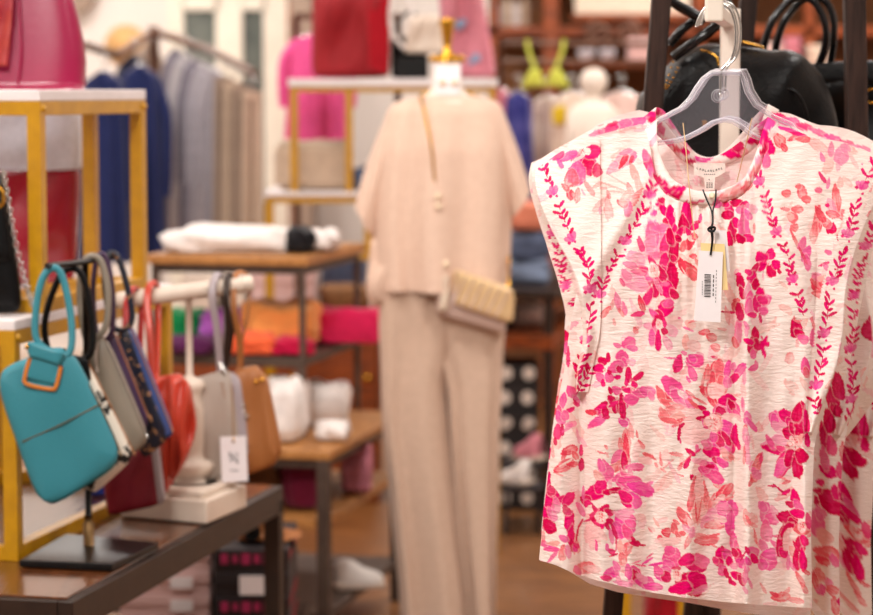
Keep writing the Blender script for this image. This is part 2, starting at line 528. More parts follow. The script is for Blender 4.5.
# small black bag with chain at the left edge
cY = u2[1] - 0.045
cb = thing('shoulder_bag', 'small black bag with silver chain on white board at left edge', 'handbag', [U(-12, 310, cY)[0], cY, zt])
yb = proj([U(0, 300, cY)[0], cY, zt + 0.002])[1]
MB().pillow(U(-40, 185, cY), U(5, 170, cY), U(24, yb - 1, cY), U(-42, yb - 1, cY), 0.035, e=0.25).build('body', M_blk_l, cb)
MB().pillow(U(-38, 200, cY - .02), U(3, 195, cY - .02), U(12, 262, cY - .02), U(-38, 262, cY - .02), 0.012, e=0.25).build('flap', M_blk_l, cb)
ch = MB()
cp = spline([U(3, 172, cY - 0.02), U(9, 205, cY - 0.022), U(17, 250, cY - 0.022), U(26, 285, cY - 0.022), U(34, yb - 8, cY - 0.02)], 8)
for i, p in enumerate(cp[::1]):
    d = np.array([0.004, 0, 0.004]) if i % 2 else np.array([0.0, 0.004, 0.004])
    ch.tube([p - d, p + d * [1, 1, -1], p + d, p - d * [1, 1, -1]], 0.0016, 6, closed=True)
ch.build('chain', M_silver, cb)
MB().tube([U(-4, 185, cY - .022), U(3, 192, cY - .024), U(3, 204, cY - .024), U(-4, 208, cY - .022)], 0.003, res=5).build('clasp', M_goldm, cb)

# ------------------------------------------------------------------ black metal stand and its wristlets
bS = G(89, 553, TZ)
sY = bS[1]
st = thing('bag_stand', 'black metal stand with flat base holding the teal wristlet', 'bag stand', bS)
c4 = [G(19, 567, TZ + .002), G(112, 571, TZ + .002), G(159, 549, TZ + .002), G(66, 540, TZ + .002)]
MB().prism(c4, (0, 0, 0.012)).build('base', M_black, st, smooth=False, bevel=0.002)
zA = U(89, 262, sY)[2]
MB().tube([bS + ZV * 0.012, bS + ZV * (zA - TZ)], 0.006, 12).build('post', M_black, st)
MB().lathe(bS + ZV * 0.013, [(0.010, 0), (0.010, 0.04), (0.0075, 0.042), (0.0075, 0.055)], 16).build('ferrule', M_legbr, st)
a0 = G(43, 276, zA); a1 = G(112, 254, zA)
a0 = np.array([U(43, 0, sY - 0.10)[0], sY - 0.10, zA]); a1 = np.array([U(112, 0, sY + 0.16)[0], sY + 0.16, zA])
MB().tube([a0, bS * [1, 1, 0] + ZV * zA, a1], 0.0055, 12).build('arm', M_black, st)
armY = lambda k: a0[1] + (a1[1] - a0[1]) * k


def loop(px, Y, r, m, parent, name='wrist_loop', closed=True):
    return MB().tube([U(x, y, Y + dz) for x, y, dz in px], r, 10, closed=closed, res=8).build(name, m, parent)


def wristlet(name, label, quad, Y, th, m, cat='wristlet bag', e=0.35, wr=0.12, tilt=0.0, base=None, seed=1, lift=None):
    P = [U(x, y, Y + tilt * k) for (x, y), k in zip(quad, (0, 1, 1, 0))]
    t = thing(name, label, cat, [np.mean([p[0] for p in P]), Y, min(p[2] for p in P)], 'wristlets on the two bag stands' if cat == 'wristlet bag' else None)
    MB().pillow(*P, th, e=e, wr=wr, seed=seed, n=30).build('body', m, t)
    return t, P


# teal
w, P = wristlet('wristlet', 'teal leather wristlet with orange-edged tab and thick round loop', [(-8, 372), (69, 341), (127, 461), (42, 513)], armY(0.02), 0.03, M_teal, e=0.42, seed=3)
loop([(37, 340, -.012), (36, 310, -.008), (42, 280, -.004), (52, 268, 0), (62, 276, .004), (70, 310, 0), (72, 340, -.008), (68, 354, -.012), (56, 355, -.014)], armY(0.04), 0.0065, M_teal, w)
Yt = armY(0.02) - 0.018
MB().pillow(U(29, 352, Yt), U(60, 362, Yt), U(58, 386, Yt), U(24, 378, Yt), 0.006, e=0.5).build('tab', M_teal, w)
tb = MB().tube([U(30, 358, Yt - .003), U(25, 376, Yt - .003), U(27, 384, Yt - .003), U(50, 389, Yt - .003), U(56, 386, Yt - .003), U(61, 366, Yt - .003)], 0.0035, res=6, flat=0.4)
tb.build('tab_edging', M_orange, w)['label'] = 'orange leather edging'
MB().pillow(U(27, 340, Yt), U(66, 352, Yt), U(60, 366, Yt), U(28, 356, Yt), 0.018, e=0.5).build('loop_sleeve', M_teal, w)
MB().tube([U(22, 442, Yt + .004), U(60, 425, Yt + .002), U(85, 412, Yt + .003), U(100, 404, Yt + .008)], 0.0012, res=5).build('stitching', M_legbr, w)
MB().tube([U(64, 348, Yt + .012), U(96, 398, Yt + .014), U(122, 456, Yt + .014)], 0.0014, res=5).build('zip', M_legbr, w)
MB().lathe(U(27, 347, Yt - .004), [(0.0, 0.004), (0.004, 0.003), (0.004, -.002)], 10, axis=(0, -1, 0)).build('stud', M_goldm, w)
# cowhide
w, P = wristlet('wristlet', 'black and white cowhide wristlet behind the teal one', [(52, 376), (88, 360), (137, 456), (88, 500)], armY(0.25), 0.026, M_cow, seed=4)
loop([(48, 350, 0), (45, 320, 0), (58, 280, 0), (72, 268, 0), (84, 280, .003), (92, 320, 0), (91, 352, -.004), (76, 360, -.005), (56, 356, -.005)], armY(0.3), 0.006, M_blk_l, w)
MB().pillow(U(60, 352, armY(.25) - .012), U(88, 358, armY(.25) - .012), U(92, 382, armY(.25) - .012), U(76, 386, armY(.25) - .012), 0.012, e=0.5).build('tab', M_blk_l, w)
MB().tube([U(88, 362, armY(.25) - .008), U(112, 408, armY(.25) - .008), U(135, 455, armY(.25) - .006)], 0.0012, res=5).build('piping', M_tan, w)
# grey
w, P = wristlet('wristlet', 'taupe grey leather wristlet between the cowhide and speckled ones', [(78, 352), (106, 334), (151, 440), (118, 466)], armY(0.5), 0.026, M_grey_l, seed=5)
loop([(86, 338, 0), (80, 300, 0), (82, 266, 0), (92, 256, 0), (102, 264, .003), (108, 292, 0), (106, 325, -.004), (96, 338, -.005)], armY(0.52), 0.0062, M_grey_l, w)
MB().tube([U(104, 338, armY(.5) - .012), U(128, 392, armY(.5) - .012), U(148, 438, armY(.5) - .01)], 0.0014, res=5).build('zip', M_silver, w)
MB().tube([U(97, 342, armY(.5) - .014), U(96, 358, armY(.5) - .016), U(97, 372, armY(.5) - .016)], 0.003, res=4).build('zip_pull', M_stone, w)
# purple
w, P = wristlet('wristlet', 'dark purple wristlet mostly hidden behind the grey one', [(98, 350), (116, 330), (150, 420), (134, 446)], armY(0.68), 0.018, M_purple, seed=6)
loop([(96, 330, 0), (93, 290, 0), (96, 262, 0), (102, 254, 0), (109, 268, .003), (113, 300, 0), (112, 330, -.004), (104, 340, -.004)], armY(0.7), 0.005, M_purple, w)
MB().tube([U(114, 332, armY(.68) - .01), U(132, 376, armY(.68) - .01), U(149, 418, armY(.68) - .008)], 0.0012, res=5).build('piping', M_tan, w)
# speckled
w, P = wristlet('wristlet', 'dark speckled wristlet with gold flecks and blue edge', [(108, 345), (129, 322), (172, 436), (142, 462)], armY(0.9), 0.026, M_flor, seed=7)
loop([(112, 325, 0), (106, 295, 0), (104, 266, 0), (110, 253, 0), (119, 260, .003), (128, 290, 0), (132, 318, -.002), (124, 330, -.004)], armY(0.9), 0.0058, M_flor, w)
MB().pillow(U(126, 326, armY(.9) - .004), U(134, 328, armY(.9) - .004), U(175, 432, armY(.9) - .004), U(166, 440, armY(.9) - .004), 0.018, e=0.4).build('gusset', M_blue, w)
MB().tube([U(130, 326, armY(.9) - .016), U(152, 380, armY(.9) - .016), U(173, 432, armY(.9) - .016)], 0.0012, res=5).build('piping', M_tan, w)

# ------------------------------------------------------------------ white turned wood stand
f0, f1, f2 = G(120, 518, TZ), G(207, 525.5, TZ), G(247, 508, TZ)
f3 = f0 + (f2 - f1)
wc = (f0 + f2) / 2
ws = thing('bag_stand', 'white turned wood stand with round beam and square plinth', 'bag stand', wc)
hB = 0.045
MB().prism([f0 + ZV * .002, f1 + ZV * .002, f2 + ZV * .002, f3 + ZV * .002], (0, 0, hB)).build('plinth', M_whitew, ws, smooth=False, bevel=0.004)
ins = lambda p, k: wc + (p - wc) * k
MB().prism([ins(p, .84) + ZV * (hB + .002) for p in (f0, f1, f2, f3)], (0, 0, 0.014)).build('plinth_step', M_whitew, ws, smooth=False, bevel=0.004)
sx = wc.copy(); sx[0] = U(186, 0, wc[1])[0]
zz = lambda y: U(188, y, wc[1])[2]
k = wc[1] / 2400.0
prof = [(25, 496), (27, 491), (26, 486), (17, 483), (14, 478), (21, 472), (24, 466), (22, 461), (15, 458), (14, 452), (15, 440), (15, 424), (14, 408), (12, 396), (13, 391), (16, 386), (13, 380), (6, 377), (3.4, 374), (3.4, 300)]
z0 = wc[2] + hB + 0.016
pz = [max(z0, zz(y)) for _, y in prof]; pz[0] = z0
MB().lathe([sx[0], sx[1], 0], [(r * k, z) for (r, _), z in zip(prof, pz)], 30).build('baluster', M_whitew, ws)
bY = wc[1]
bz0 = U(117, 301, bY - 0.03); bz1 = U(253, 283, bY + 0.03)
bl = MB(); d = unit(bz1 - bz0)
L_ = np.linalg.norm(bz1 - bz0); R = 8.6 * k
bl.lathe(bz0, [(0.0, -0.004), (R * .8, -0.002), (R, 0.004), (R, L_ * .08), (R * .8, L_ * .1), (R, L_ * .12), (R, L_ * .92), (R * .72, L_ * .935), (R * 1.0, L_ * .95), (R * 1.02, L_ * .985), (R * .75, L_ * 1.0), (0.0, L_ * 1.004)], 24, axis=d)
bl.build('beam', M_whitew, ws)

bK = lambda x: bz0[1] + (bz1[1] - bz0[1]) * (x - 110) / 140
def strap(px, Y, w, m, parent, name='wrist_strap'):
    g = MB(); pts = spline([U(x, y, Y + dz) for x, y, dz in px], 8)
    g.tube(pts, w * 1.15, 10, flat=0.45)
    return g.build(name, m, parent)

# maroon clutch leaning at the foot
w, P = wristlet('clutch', 'maroon leather clutch hanging low below the speckled wristlet', [(100, 458), (152, 440), (160, 505), (108, 516)], bK(130) - 0.15, 0.03, M_maroon, 'clutch bag', e=0.15, seed=8)
Yc = bK(130) - 0.15
MB().pillow(U(150, 442, Yc), U(158, 440, Yc), U(166, 500, Yc), U(158, 506, Yc), 0.02, e=0.2).build('gusset', M_lilgrey, w)
strap([(132, 450, -.01), (128, 380, .04), (126, 312, .08), (133, 288, .13), (141, 300, .165), (140, 360, .10), (142, 442, .0)], Yc, 0.006, M_red_l, w)
# coral
w, P = wristlet('wristlet', 'coral red soft leather wristlet hanging from the white beam', [(149, 378), (186, 372), (194, 448), (159, 505)], wc[1] - 0.10, 0.045, M_coral, e=0.5, wr=0.4, seed=9)
Yc = wc[1] - 0.10
MB().pillow(U(166, 376, Yc - .022), U(190, 380, Yc - .022), U(198, 432, Yc - .022), U(170, 490, Yc - .022), 0.03, e=0.5, wr=0.5, seed=12).build('front_fold', M_coral, w)
strap([(153, 390, .0), (150, 340, .02), (147, 300, .045), (151, 284, .065), (157, 286, .09), (158, 320, .08), (156, 380, .0)], Yc, 0.0065, M_coral, w)
# stone grey
w, P = wristlet('wristlet', 'stone grey wristlet with white swing tag on the white beam', [(188, 380), (232, 368), (246, 470), (198, 486)], bK(212), 0.035, M_stone, e=0.25, seed=10)
Yc = bK(212)
MB().pillow(U(229, 370, Yc), U(241, 378, Yc), U(252, 462, Yc), U(240, 474, Yc), 0.024, e=0.3).build('gusset', M_lilgrey, w)
strap([(221, 374, 0), (217, 330, -.02), (212, 296, -.03), (216, 276, -.01), (222, 278, .012), (226, 310, .01), (223, 372, 0)], Yc, 0.0065, M_lilgrey, w)
strap([(224, 370, 0), (228, 330, -.018), (226, 296, -.03), (228, 276, -.008), (233, 282, .016), (233, 320, .012), (226, 368, 0)], Yc, 0.0055, M_dark, w)
MB().tube([U(219, 362, Yc - .004), U(222, 368, Yc - .01), U(225, 374, Yc - .012)], 0.005, res=4).build('clasp', M_silver, w)
zp = MB()
for i in range(14):
    zp.box(U(222 + i * .9, 384 + i * 4.2, Yc - .0175), (0.004, 0.002, 0.003))
zp.build('stitching', M_tan, w)
# brown
w, P = wristlet('wristlet', 'tan brown suede wristlet at the end of the white beam', [(231, 370), (262, 364), (282, 462), (240, 478)], bK(243), 0.04, M_tan, e=0.45, seed=11)
Yc = bK(243)
MB().pillow(U(258, 368, Yc), U(268, 378, Yc), U(283, 452, Yc), U(272, 464, Yc), 0.028, e=0.3).build('gusset', M_tan, w)
strap([(240, 368, 0), (240, 345, -.01), (234, 310, -.028), (234, 280, -.012), (241, 272, .004), (249, 280, .012), (248, 312, .0), (241, 345, -.004), (240, 366, 0)], Yc, 0.0055, M_tan, w)
pb = MB()
for x, y in ((243, 406), (244, 412), (246, 417)):
    pb.lathe(U(x, y, Yc - .021), [(0, .004), (.004, .003), (.0055, 0), (.004, -.003)], 10, axis=(0, -1, 0))
pb.build('pearl_studs', M_silver, w)
for x, y in ((256, 382), (262, 380)):
    MB().lathe(U(x, y, Yc - .02), [(0, .004), (.004, .003), (.004, -.002)], 10, axis=(0, -1, 0)).build('stud', M_goldm, w)

# swing tag of the grey wristlet
Yg = bK(212) - 0.03
sg = thing('swing_tag', 'white card swing tag with monogram on the stone grey wristlet', 'price tag', U(234, 482, Yg))
q = [U(220, 437, Yg), U(246, 436, Yg), U(248, 481, Yg), U(222, 482.5, Yg)]
MB().prism(q[::-1], (0, 0.0012, 0)).build('card', M_paper, sg, smooth=False)
MB().tube([U(232, 385, Yg + .01), U(233, 412, Yg + .004), U(233, 441, Yg - .001)], 0.0009, res=4).build('string', M_goldm, sg)
MB().lathe(U(233.5, 441, Yg + .0008), [(0.0028, 0), (0.0028, .003), (0.0012, .003)], 12, axis=(0, -1, 0)).build('eyelet', M_goldm, sg)
lg = MB()
def stroke(g, x0, y0, x1, y1, w, Y, d=0.0006):
    g.bar(U(x0, y0, Y), U(x1, y1, Y), w, d, up=np.array([0, 1.0, 0]))
stroke(lg, 229, 452, 238, 463.5, 0.0022, Yg - .0006); stroke(lg, 237, 452.5, 233.5, 457, 0.001, Yg - .0006)
stroke(lg, 230.5, 462, 233, 458, 0.001, Yg - .0006); stroke(lg, 229, 452, 230.5, 461, 0.001, Yg - .0006); stroke(lg, 237.5, 453, 237.8, 463, 0.001, Yg - .0006)
for i in range(4):
    stroke(lg, 230 + i * 2.3, 470.5, 231.6 + i * 2.3, 470.4, 0.0022, Yg - .0006)
lg.build('monogram', M_ink, sg, smooth=False)

# small things on the table behind the stand
bpY = bS[1] + .22
bp_ = tag(MB().slab(G(88, 512, TZ) * [1, 1, 0] + [0, .2, TZ + .001], (.055, .05, .05), .2, .3, 2, .06, 61).build('pouch', fabric('cobalt_cloth', (44, 62, 150))), 'small cobalt blue pouch on the table behind the black stand', 'pouch')
# ------------------------------------------------------------------ printed cloth: a watercolour flower print in cloth coordinates
SC = 2.6
BX0, BY0, BW, BH = 515, 100, 400, 525


def vnoise(h, w, cell, seed):
    rg = np.random.default_rng(seed)
    gh, gw = int(h / cell) + 3, int(w / cell) + 3
    g = rg.random((gh, gw))
    y = np.arange(h) / cell; x = np.arange(w) / cell
    yi = y.astype(int); xi = x.astype(int); fy = y - yi; fx = x - xi
    fy = fy * fy * (3 - 2 * fy); fx = fx * fx * (3 - 2 * fx)
    a = g[yi][:, xi]; b = g[yi][:, xi + 1]; c = g[yi + 1][:, xi]; d = g[yi + 1][:, xi + 1]
    return (a * (1 - fx) + b * fx) * (1 - fy)[:, None] + (c * (1 - fx) + d * fx) * fy[:, None]


INK = {'M': (238, 0, 112), 'D': (218, 0, 82), 'P': (248, 84, 154), 'L': (247, 160, 188), 'C': (243, 106, 116),
       'R': (238, 66, 92), 'K': (248, 176, 170), 'W': (253, 238, 230), 'V': (244, 66, 158), 'N': (252, 206, 204)}
INK = {k: lin(v) for k, v in INK.items()}
CLOTH = lin((252, 237, 230))


class Canvas:
    def __init__(s, seed):
        s.h, s.w = int(BH * SC), int(BW * SC)
        s.a = np.ones((s.h, s.w, 3)) * CLOTH
        s.n1 = vnoise(s.h, s.w, 5 * SC, seed) - .5
        s.n2 = vnoise(s.h, s.w, 1.6 * SC, seed + 1) - .5
        s.n3 = vnoise(s.h, s.w, 9 * SC, seed + 2) - .5
        s.n4 = vnoise(s.h, s.w, 2.4 * SC, seed + 5) - .5
        s.a *= 1 + 0.02 * s.n3[..., None]
        s.rg = np.random.default_rng(seed + 3)

    def pet(s, x, y, ang, l, w, col, op=0.9, egg=0.3, rough=0.15, ring=0.12):
        R = max(l, w) * 1.45 + 3
        x0 = max(int((x - R - BX0) * SC), 0); x1 = min(int((x + R - BX0) * SC), s.w)
        y0 = max(int((y - R - BY0) * SC), 0); y1 = min(int((y + R - BY0) * SC), s.h)
        if x1 <= x0 or y1 <= y0: return
        X = (np.arange(x0, x1) / SC + BX0 - x)[None, :]; Y = (np.arange(y0, y1) / SC + BY0 - y)[:, None]
        c, q = math.cos(math.radians(ang)), math.sin(math.radians(ang))
        n1 = s.n1[y0:y1, x0:x1]; n2 = s.n2[y0:y1, x0:x1]; n3 = s.n3[y0:y1, x0:x1]; n4 = s.n4[y0:y1, x0:x1]
        big = min(1.0, max(l, w) / 7.0)
        u = (X * c + Y * q) / l + rough * 1.9 * n1 * big + rough * .9 * n2
        v = (-X * q + Y * c) / w - rough * 1.9 * n3 * big + rough * .9 * n2
        v = v / np.clip(1 + egg * u, 0.25, 3)
        r = np.sqrt(u * u + v * v)
        m = np.clip((1.05 - r) / 0.06, 0, 1)
        jt = s.rg.uniform(-.16, .08); ph = s.rg.uniform(0, 6)
        tone = 0.98 + jt + 0.62 * n3 + 0.12 * n4 + (ring + .08) * np.clip((r - .62) / .3, 0, 1) + (0.13 * np.sin(v * 6 + 8 * n1 + ph) + 0.09 * np.sin(v * 13 + 5 * n3 + ph * 2)) * min(1, w / 3.0) - 0.16 * np.clip(u, -1, 1)
        C = INK[col] if isinstance(col, str) else col
        if min(l, w) >= 2.6 and col != 'W' and col != 'N':           # unpainted cloth left between neighbouring petals
            wd = .9 / w
            h = np.clip((1.05 + wd - r) / (wd * .5), 0, 1) * .30
            s.a[y0:y1, x0:x1] = s.a[y0:y1, x0:x1] * (1 - h[..., None]) + CLOTH * h[..., None]
            vein = np.clip(np.cos(v * (5 + w * .35) + 2.2 * n1 + ph) - .80, 0, 1) * 2.2 * np.clip(.9 - abs(u), 0, 1) * min(1, w / 6)
            tone = tone - .55 * vein
        if isinstance(col, str) and col in 'MDPV':      # strong inks stay opaque and thin out towards a lighter pink
            a = m * min(1.0, op + .08)
            lt = np.clip(1 - op * tone, 0, .8)[..., None] * (1.0 if col in 'PV' else .75)
            C = C * (1 - lt) + INK['L' if col in 'PV' else 'P'] * lt
        else:
            a = m * np.clip((op + .1) * tone, 0, 1)
        s.a[y0:y1, x0:x1] = s.a[y0:y1, x0:x1] * (1 - a[..., None]) + C * a[..., None]

    def run(s, txt):
        for ln in txt.replace('\n', ';').split(';'):
            p = ln.split()
            if not p: continue
            x, y, ang, l, w = map(float, p[:5])
            s.pet(x, y, ang, l, w, p[5], float(p[6]) if len(p) > 6 else 0.95, float(p[7]) if len(p) > 7 else 0.25)

    def line(s, pts, w, col, op=0.9):
        pts = spline(np.array([(a, b, 0) for a, b in pts], float), 6)
        for a, b in zip(pts[:-1], pts[1:]):
            d = b - a; L = np.linalg.norm(d[:2])
            s.pet((a[0] + b[0]) / 2, (a[1] + b[1]) / 2, math.degrees(math.atan2(d[1], d[0])), L * .8 + .4, w, col, op, 0, 0.2)

    def vine(s, pts, seed=0, pink=True, step=6.3, k=1.0, off=0):
        rg = np.random.default_rng(seed)
        p = spline(np.array([(a, b, 0) for a, b in pts], float), 12)
        L = np.concatenate([[0], np.cumsum(np.linalg.norm(np.diff(p, axis=0), axis=1))])
        t = 1.0; i = off
        per = 52
        while t < L[-1]:
            x = np.interp(t, L, p[:, 0]); y = np.interp(t, L, p[:, 1])
            x2 = np.interp(t + 2, L, p[:, 0]); y2 = np.interp(t + 2, L, p[:, 1])
            an = math.degrees(math.atan2(y2 - y, x2 - x)) + 180
            ph = (t + off * 9) % per
            if ph > 40 and pink:
                for da in (-48, -8, 32):
                    a = an + da
                    s.pet(x + 4.2 * math.cos(math.radians(a)), y + 4.2 * math.sin(math.radians(a)), a, 4.6 * k, 2.3 * k, 'V', .8)
                s.pet(x + 5 * math.sin(math.radians(an)), y - 5 * math.cos(math.radians(an)), 0, 1.8, 1.7, 'M')
                s.pet(x - 4 * math.sin(math.radians(an)) - 2, y + 4 * math.cos(math.radians(an)) + 3, 0, 1.3, 1.2, 'M')
                t += 13.5; i += 3
                continue
            for sd in ((1, -1) if rg.random() < .75 else (1,) if i % 2 else (-1,)):
                a = an + sd * (38 + rg.uniform(-16, 22))
                l = (3.4 + rg.uniform(-1.1, 1.3)) * k
                s.pet(x + (l + .4) * math.cos(math.radians(a)), y + (l + .4) * math.sin(math.radians(a)), a, l, 1.42 * k, 'M' if rg.random() < .7 else 'D', .98, .1, .18)
            s.pet(x, y, an, 2.9, 0.5, 'D', .95, 0, .1)
            if rg.random() < .16:
                s.pet(x + rg.uniform(-4, 4), y + rg.uniform(-3, 3), 0, 1.3, 1.2, 'D', .95, 0, .1)
            t += step * rg.uniform(.75, 1.3); i += 1

    def scatter(s, n, seed, box):
        rg = np.random.default_rng(seed)
        x0, x1, y0, y1 = box
        for k in range(n):
            x, y = rg.uniform(x0, x1), rg.uniform(y0, y1); r = rg.uniform(6, 15)
            pal = [('M', 'D', 'P'), ('P', 'M', 'L'), ('C', 'R', 'K'), ('M', 'P', 'V')][rg.integers(4)]
            m = rg.integers(4, 6); o = rg.uniform(0, 360)
            for q in range(m):
                a = o + q * 360 / m + rg.uniform(-14, 14); rr = r * rg.uniform(.75, 1.1)
                s.pet(x + .75 * rr * math.cos(math.radians(a)), y + .75 * rr * math.sin(math.radians(a)), a, rr * .62, rr * rg.uniform(.38, .55), pal[rg.integers(3)], rg.uniform(.7, .98))
            s.pet(x, y, 0, r * .25, r * .22, 'W', .9)
            for q in range(3):
                a = rg.uniform(0, 360)
                s.pet(x + r * 1.9 * math.cos(math.radians(a)), y + r * 1.9 * math.sin(math.radians(a)), a, r * .45, r * .2, pal[rg.integers(3)], .85)

    def sample(s, x, y):
        i = np.clip((np.asarray(y) - BY0) * SC, 0, s.h - 1).astype(int); j = np.clip((np.asarray(x) - BX0) * SC, 0, s.w - 1).astype(int)
        return s.a[i, j]


    def wash(s, n, seed):
        rg = np.random.default_rng(seed)
        for k in range(n):
            s.pet(rg.uniform(530, 880), rg.uniform(110, 610), rg.uniform(20, 160), rg.uniform(5, 15), rg.uniform(2, 6), 'NLKNKC'[rg.integers(6)], rg.uniform(.18, .5), .3, .34, .3)


# ---- the front blouse's print, flower by flower (x y angle length width ink strength)
can = Canvas(21); can.wash(230, 77)
can.run('''
582 160 20 14 9 M .95; 588 166 60 9 7 D .9; 576 172 95 13 9 P .9; 571 178 95 9 7 R .55; 590 152 0 10 7 M .9; 597 170 80 7 5 D .8; 586 151 10 4.5 3.5 W .95
568 156 -25 10 4 V .8; 558 156 -35 7 3.5 M .8; 560 163 60 6 2.5 V .8; 550 158 -20 5 2 V .7; 575 160 -30 12 1.6 W .8; 566 168 -40 9 1.4 W .8
570 194 60 6 4 R .85; 565 187 40 5 3 C .85; 577 195 95 8 2.8 C .75; 574 184 -30 7 1.5 C .6; 589 188 55 10 2.6 C .6; 583 192 60 4 1 P .6; 597 185 -30 5 2 K .8; 600 210 90 4 1.5 P .5
628 158 -50 9 6 P .75; 620 162 -55 11 6 L .6; 623 161 -60 8 3 R .75; 612 168 -50 8 4 L .6; 625 152 -20 7 3 P .6; 631 160 -70 5 2 R .7
634 172 70 9 4 K .8; 638 184 75 10 3.5 K .8; 630 190 70 9 3 C .5; 640 192 -20 6 3 C .6; 633 200 150 9 6 C .75; 628 208 80 9 5 P .7; 622 203 30 6 4 C .6; 612 186 20 16 1 K .7; 618 180 30 14 .8 K .7; 620 192 5 14 1 K .7; 608 194 70 5 2 C .55; 603 188 0 4 1.5 C .5; 626 196 120 8 4 K .6
648 161 70 10 4.5 M .85; 652 172 60 6 4 V .8; 645 155 80 6 3 P .7
662 183 40 8 4 M .95; 657 178 50 6 3 D .9; 675 192 10 8 6.5 D .98; 681 189 -20 6 3 M .95; 667 190 30 5 4 M .9; 694 202 -5 10 1.1 D .9
728 195 -20 10 5 K .95; 722 198 -10 7 4 C .7; 736 190 -30 7 5 C .6; 747 186 -50 7 4 C .8; 755 171 -55 8 3.5 C .75; 758 160 -60 6 3 V .6; 742 188 -50 5 1 R .8
667 142 20 7 3.2 P .8; 661 128 70 8 3 M .7; 683 151 15 7 3.4 M .98; 676 148 40 4 3 R .9; 690 161 0 5 2.5 D .9; 703 157 -20 9 5.5 V .9; 706 154 -40 7 3 P .8; 668 152 50 6 2.6 V .6; 674 160 70 6 1.5 P .4
732 151 -12 11 7.5 M .97; 738 147 -20 6 5 D .9; 752 140 -30 6 4 M .95; 757 142 30 5 2.5 D .9; 715 163 0 6 2 K .7
766 124 -60 10 7 V .9; 764 137 80 9 6 M .95; 768 147 75 8 7 M .95; 766 160 85 8 4.5 P .85; 764 150 120 6 3 D .9; 779 140 50 8 5.5 C .85; 784 147 60 5 3 R .6; 772 134 -40 5 2.5 N .9; 795 137 -25 8 3 R .7; 790 129 12 12 3.6 V .95; 798 134 12 9 2 M .9; 803 139 0 8 3 C .7
735 203 -10 8 4 D .98; 728 208 60 7 4 M .95; 744 205 -20 5 4 M .9; 739 210 0 4 4 P .8; 724 204 10 5 3 M .9; 752 208 40 6 4 P .5
717 203 70 5 4 V .85
''')
can.run('''
658 204 30 7 5 M .97; 653 211 100 5 4 V .9; 664 210 50 6 4 M .95; 661 200 20 4 3 D .9; 656 208 0 2.5 2 W .95; 645 224 80 6 4 L .7; 640 216 60 6 3 V .7
670 220 90 16 5 M .95; 666 228 80 10 4 D .9; 675 232 90 8 4 M .9; 686 216 88 16 6 M .98; 683 224 80 10 5 D .95; 680 232 110 6 3 M .9; 694 227 -30 5 3.2 M .95; 700 218 100 5 1.8 V .9; 688 232 60 5 2.6 M .9; 697 222 0 3 1.6 D .8; 676 214 0 3 4 W .5
659 240 70 19 16 V .75; 652 234 80 14 6 P .8; 668 246 90 14 8 M .85; 660 228 0 9 4 P .8; 648 246 120 12 7 P .55; 674 250 95 15 5 D .95; 670 236 80 9 4 D .95; 640 243 70 9 3 M .8; 656 256 170 12 4 M .55; 664 262 100 10 5 M .9
664 280 60 15 12 M .95; 672 276 90 15 7 D .96; 668 290 70 10 6 M .95; 655 290 100 9 4 D .95; 648 296 110 9 4 M .9; 646 283 140 8 5 M .7; 674 294 60 6 4 D .9; 660 272 60 10 4 D .9; 643 268 30 9 3 M .9; 652 262 60 8 3 M .85; 650 275 130 7 4 V .8; 658 286 60 8 2.5 L .6; 664 284 0 6 2 P .7
653 270 80 8 5.5 W .97; 655 272 70 4 2 C .6; 651 268 90 3.5 .9 M .6; 656 267 60 3 .8 M .6
634 257 25 13 6 L .8; 630 265 15 8 3.5 P .7; 633 280 35 15 9 L .8; 626 275 50 8 4 P .65; 637 286 10 12 5 P .5; 622 282 60 5 2 M .7; 638 272 10 9 3 M .6
690 242 120 9 4.5 R .8; 683 246 100 6 3 C .8; 691 238 30 4 3 W .8; 694 236 60 4 3 R .8; 687 268 40 12 6 R .85; 692 274 50 8 4 C .8; 682 262 60 6 2 R .8; 693 256 0 4 2.5 R .8; 686 275 60 9 .9 W .5; 697 262 60 4 2 C .6
678 238 60 4 3 D .95; 673 258 60 4 3 D .9
727 215 0 6 4.4 D .95; 732 231 85 11 4.6 D .98; 736 222 60 6 4 M .95; 729 239 80 8 3.5 D .95; 744 224 88 16 5.5 P .85; 746 238 10 8 4 M .95; 740 238 60 6 4 D .95; 748 214 60 6 3 V .8; 754 228 90 5 1.5 C .6; 744 221 90 10 1 L .7
770 254 100 6 5 M .97; 761 258 40 7 6 M .97; 762 266 150 6 4.5 M .95; 771 270 70 7 5 D .97; 776 264 40 5 4.5 M .97; 779 271 60 3 2 D .9; 769 263 0 2 2 W 1; 755 268 120 6 3 D .9; 763 276 90 4 1 L .5
752 277 100 7 5.5 M .97; 756 284 100 6 4 D .95; 748 272 30 4 3 M .9; 740 281 80 8 4 D .97; 738 274 0 3 1.8 M .9; 742 293 70 7 3.2 D .97; 748 292 90 9 4 L .75; 751 302 85 10 6 P .9; 760 293 90 6 4.5 M .97; 766 299 30 5 5 P .95; 757 300 70 6 4 D .95; 762 308 40 6 4 P .85; 737 307 60 7 6 C .85; 739 310 90 7 3.5 D .9; 728 312 5 9 1.2 D .9; 736 300 0 4 2 R .6
792 217 30 6 5 C .75; 797 209 0 6 4 C .7; 794 227 20 4 4 C .6; 795 240 65 12 1.8 C .75; 802 192 80 8 5 R .65; 806 199 20 5 4 C .7; 786 193 10 5 4 C .65; 798 186 0 3 3 C .6; 785 209 10 5 2 R .55; 790 216 60 4 3 K .8
802 244 110 8 4 P .8; 806 254 110 9 4.5 V .85; 807 263 80 8 3.5 P .85; 803 256 65 10 1.4 R .7
''')
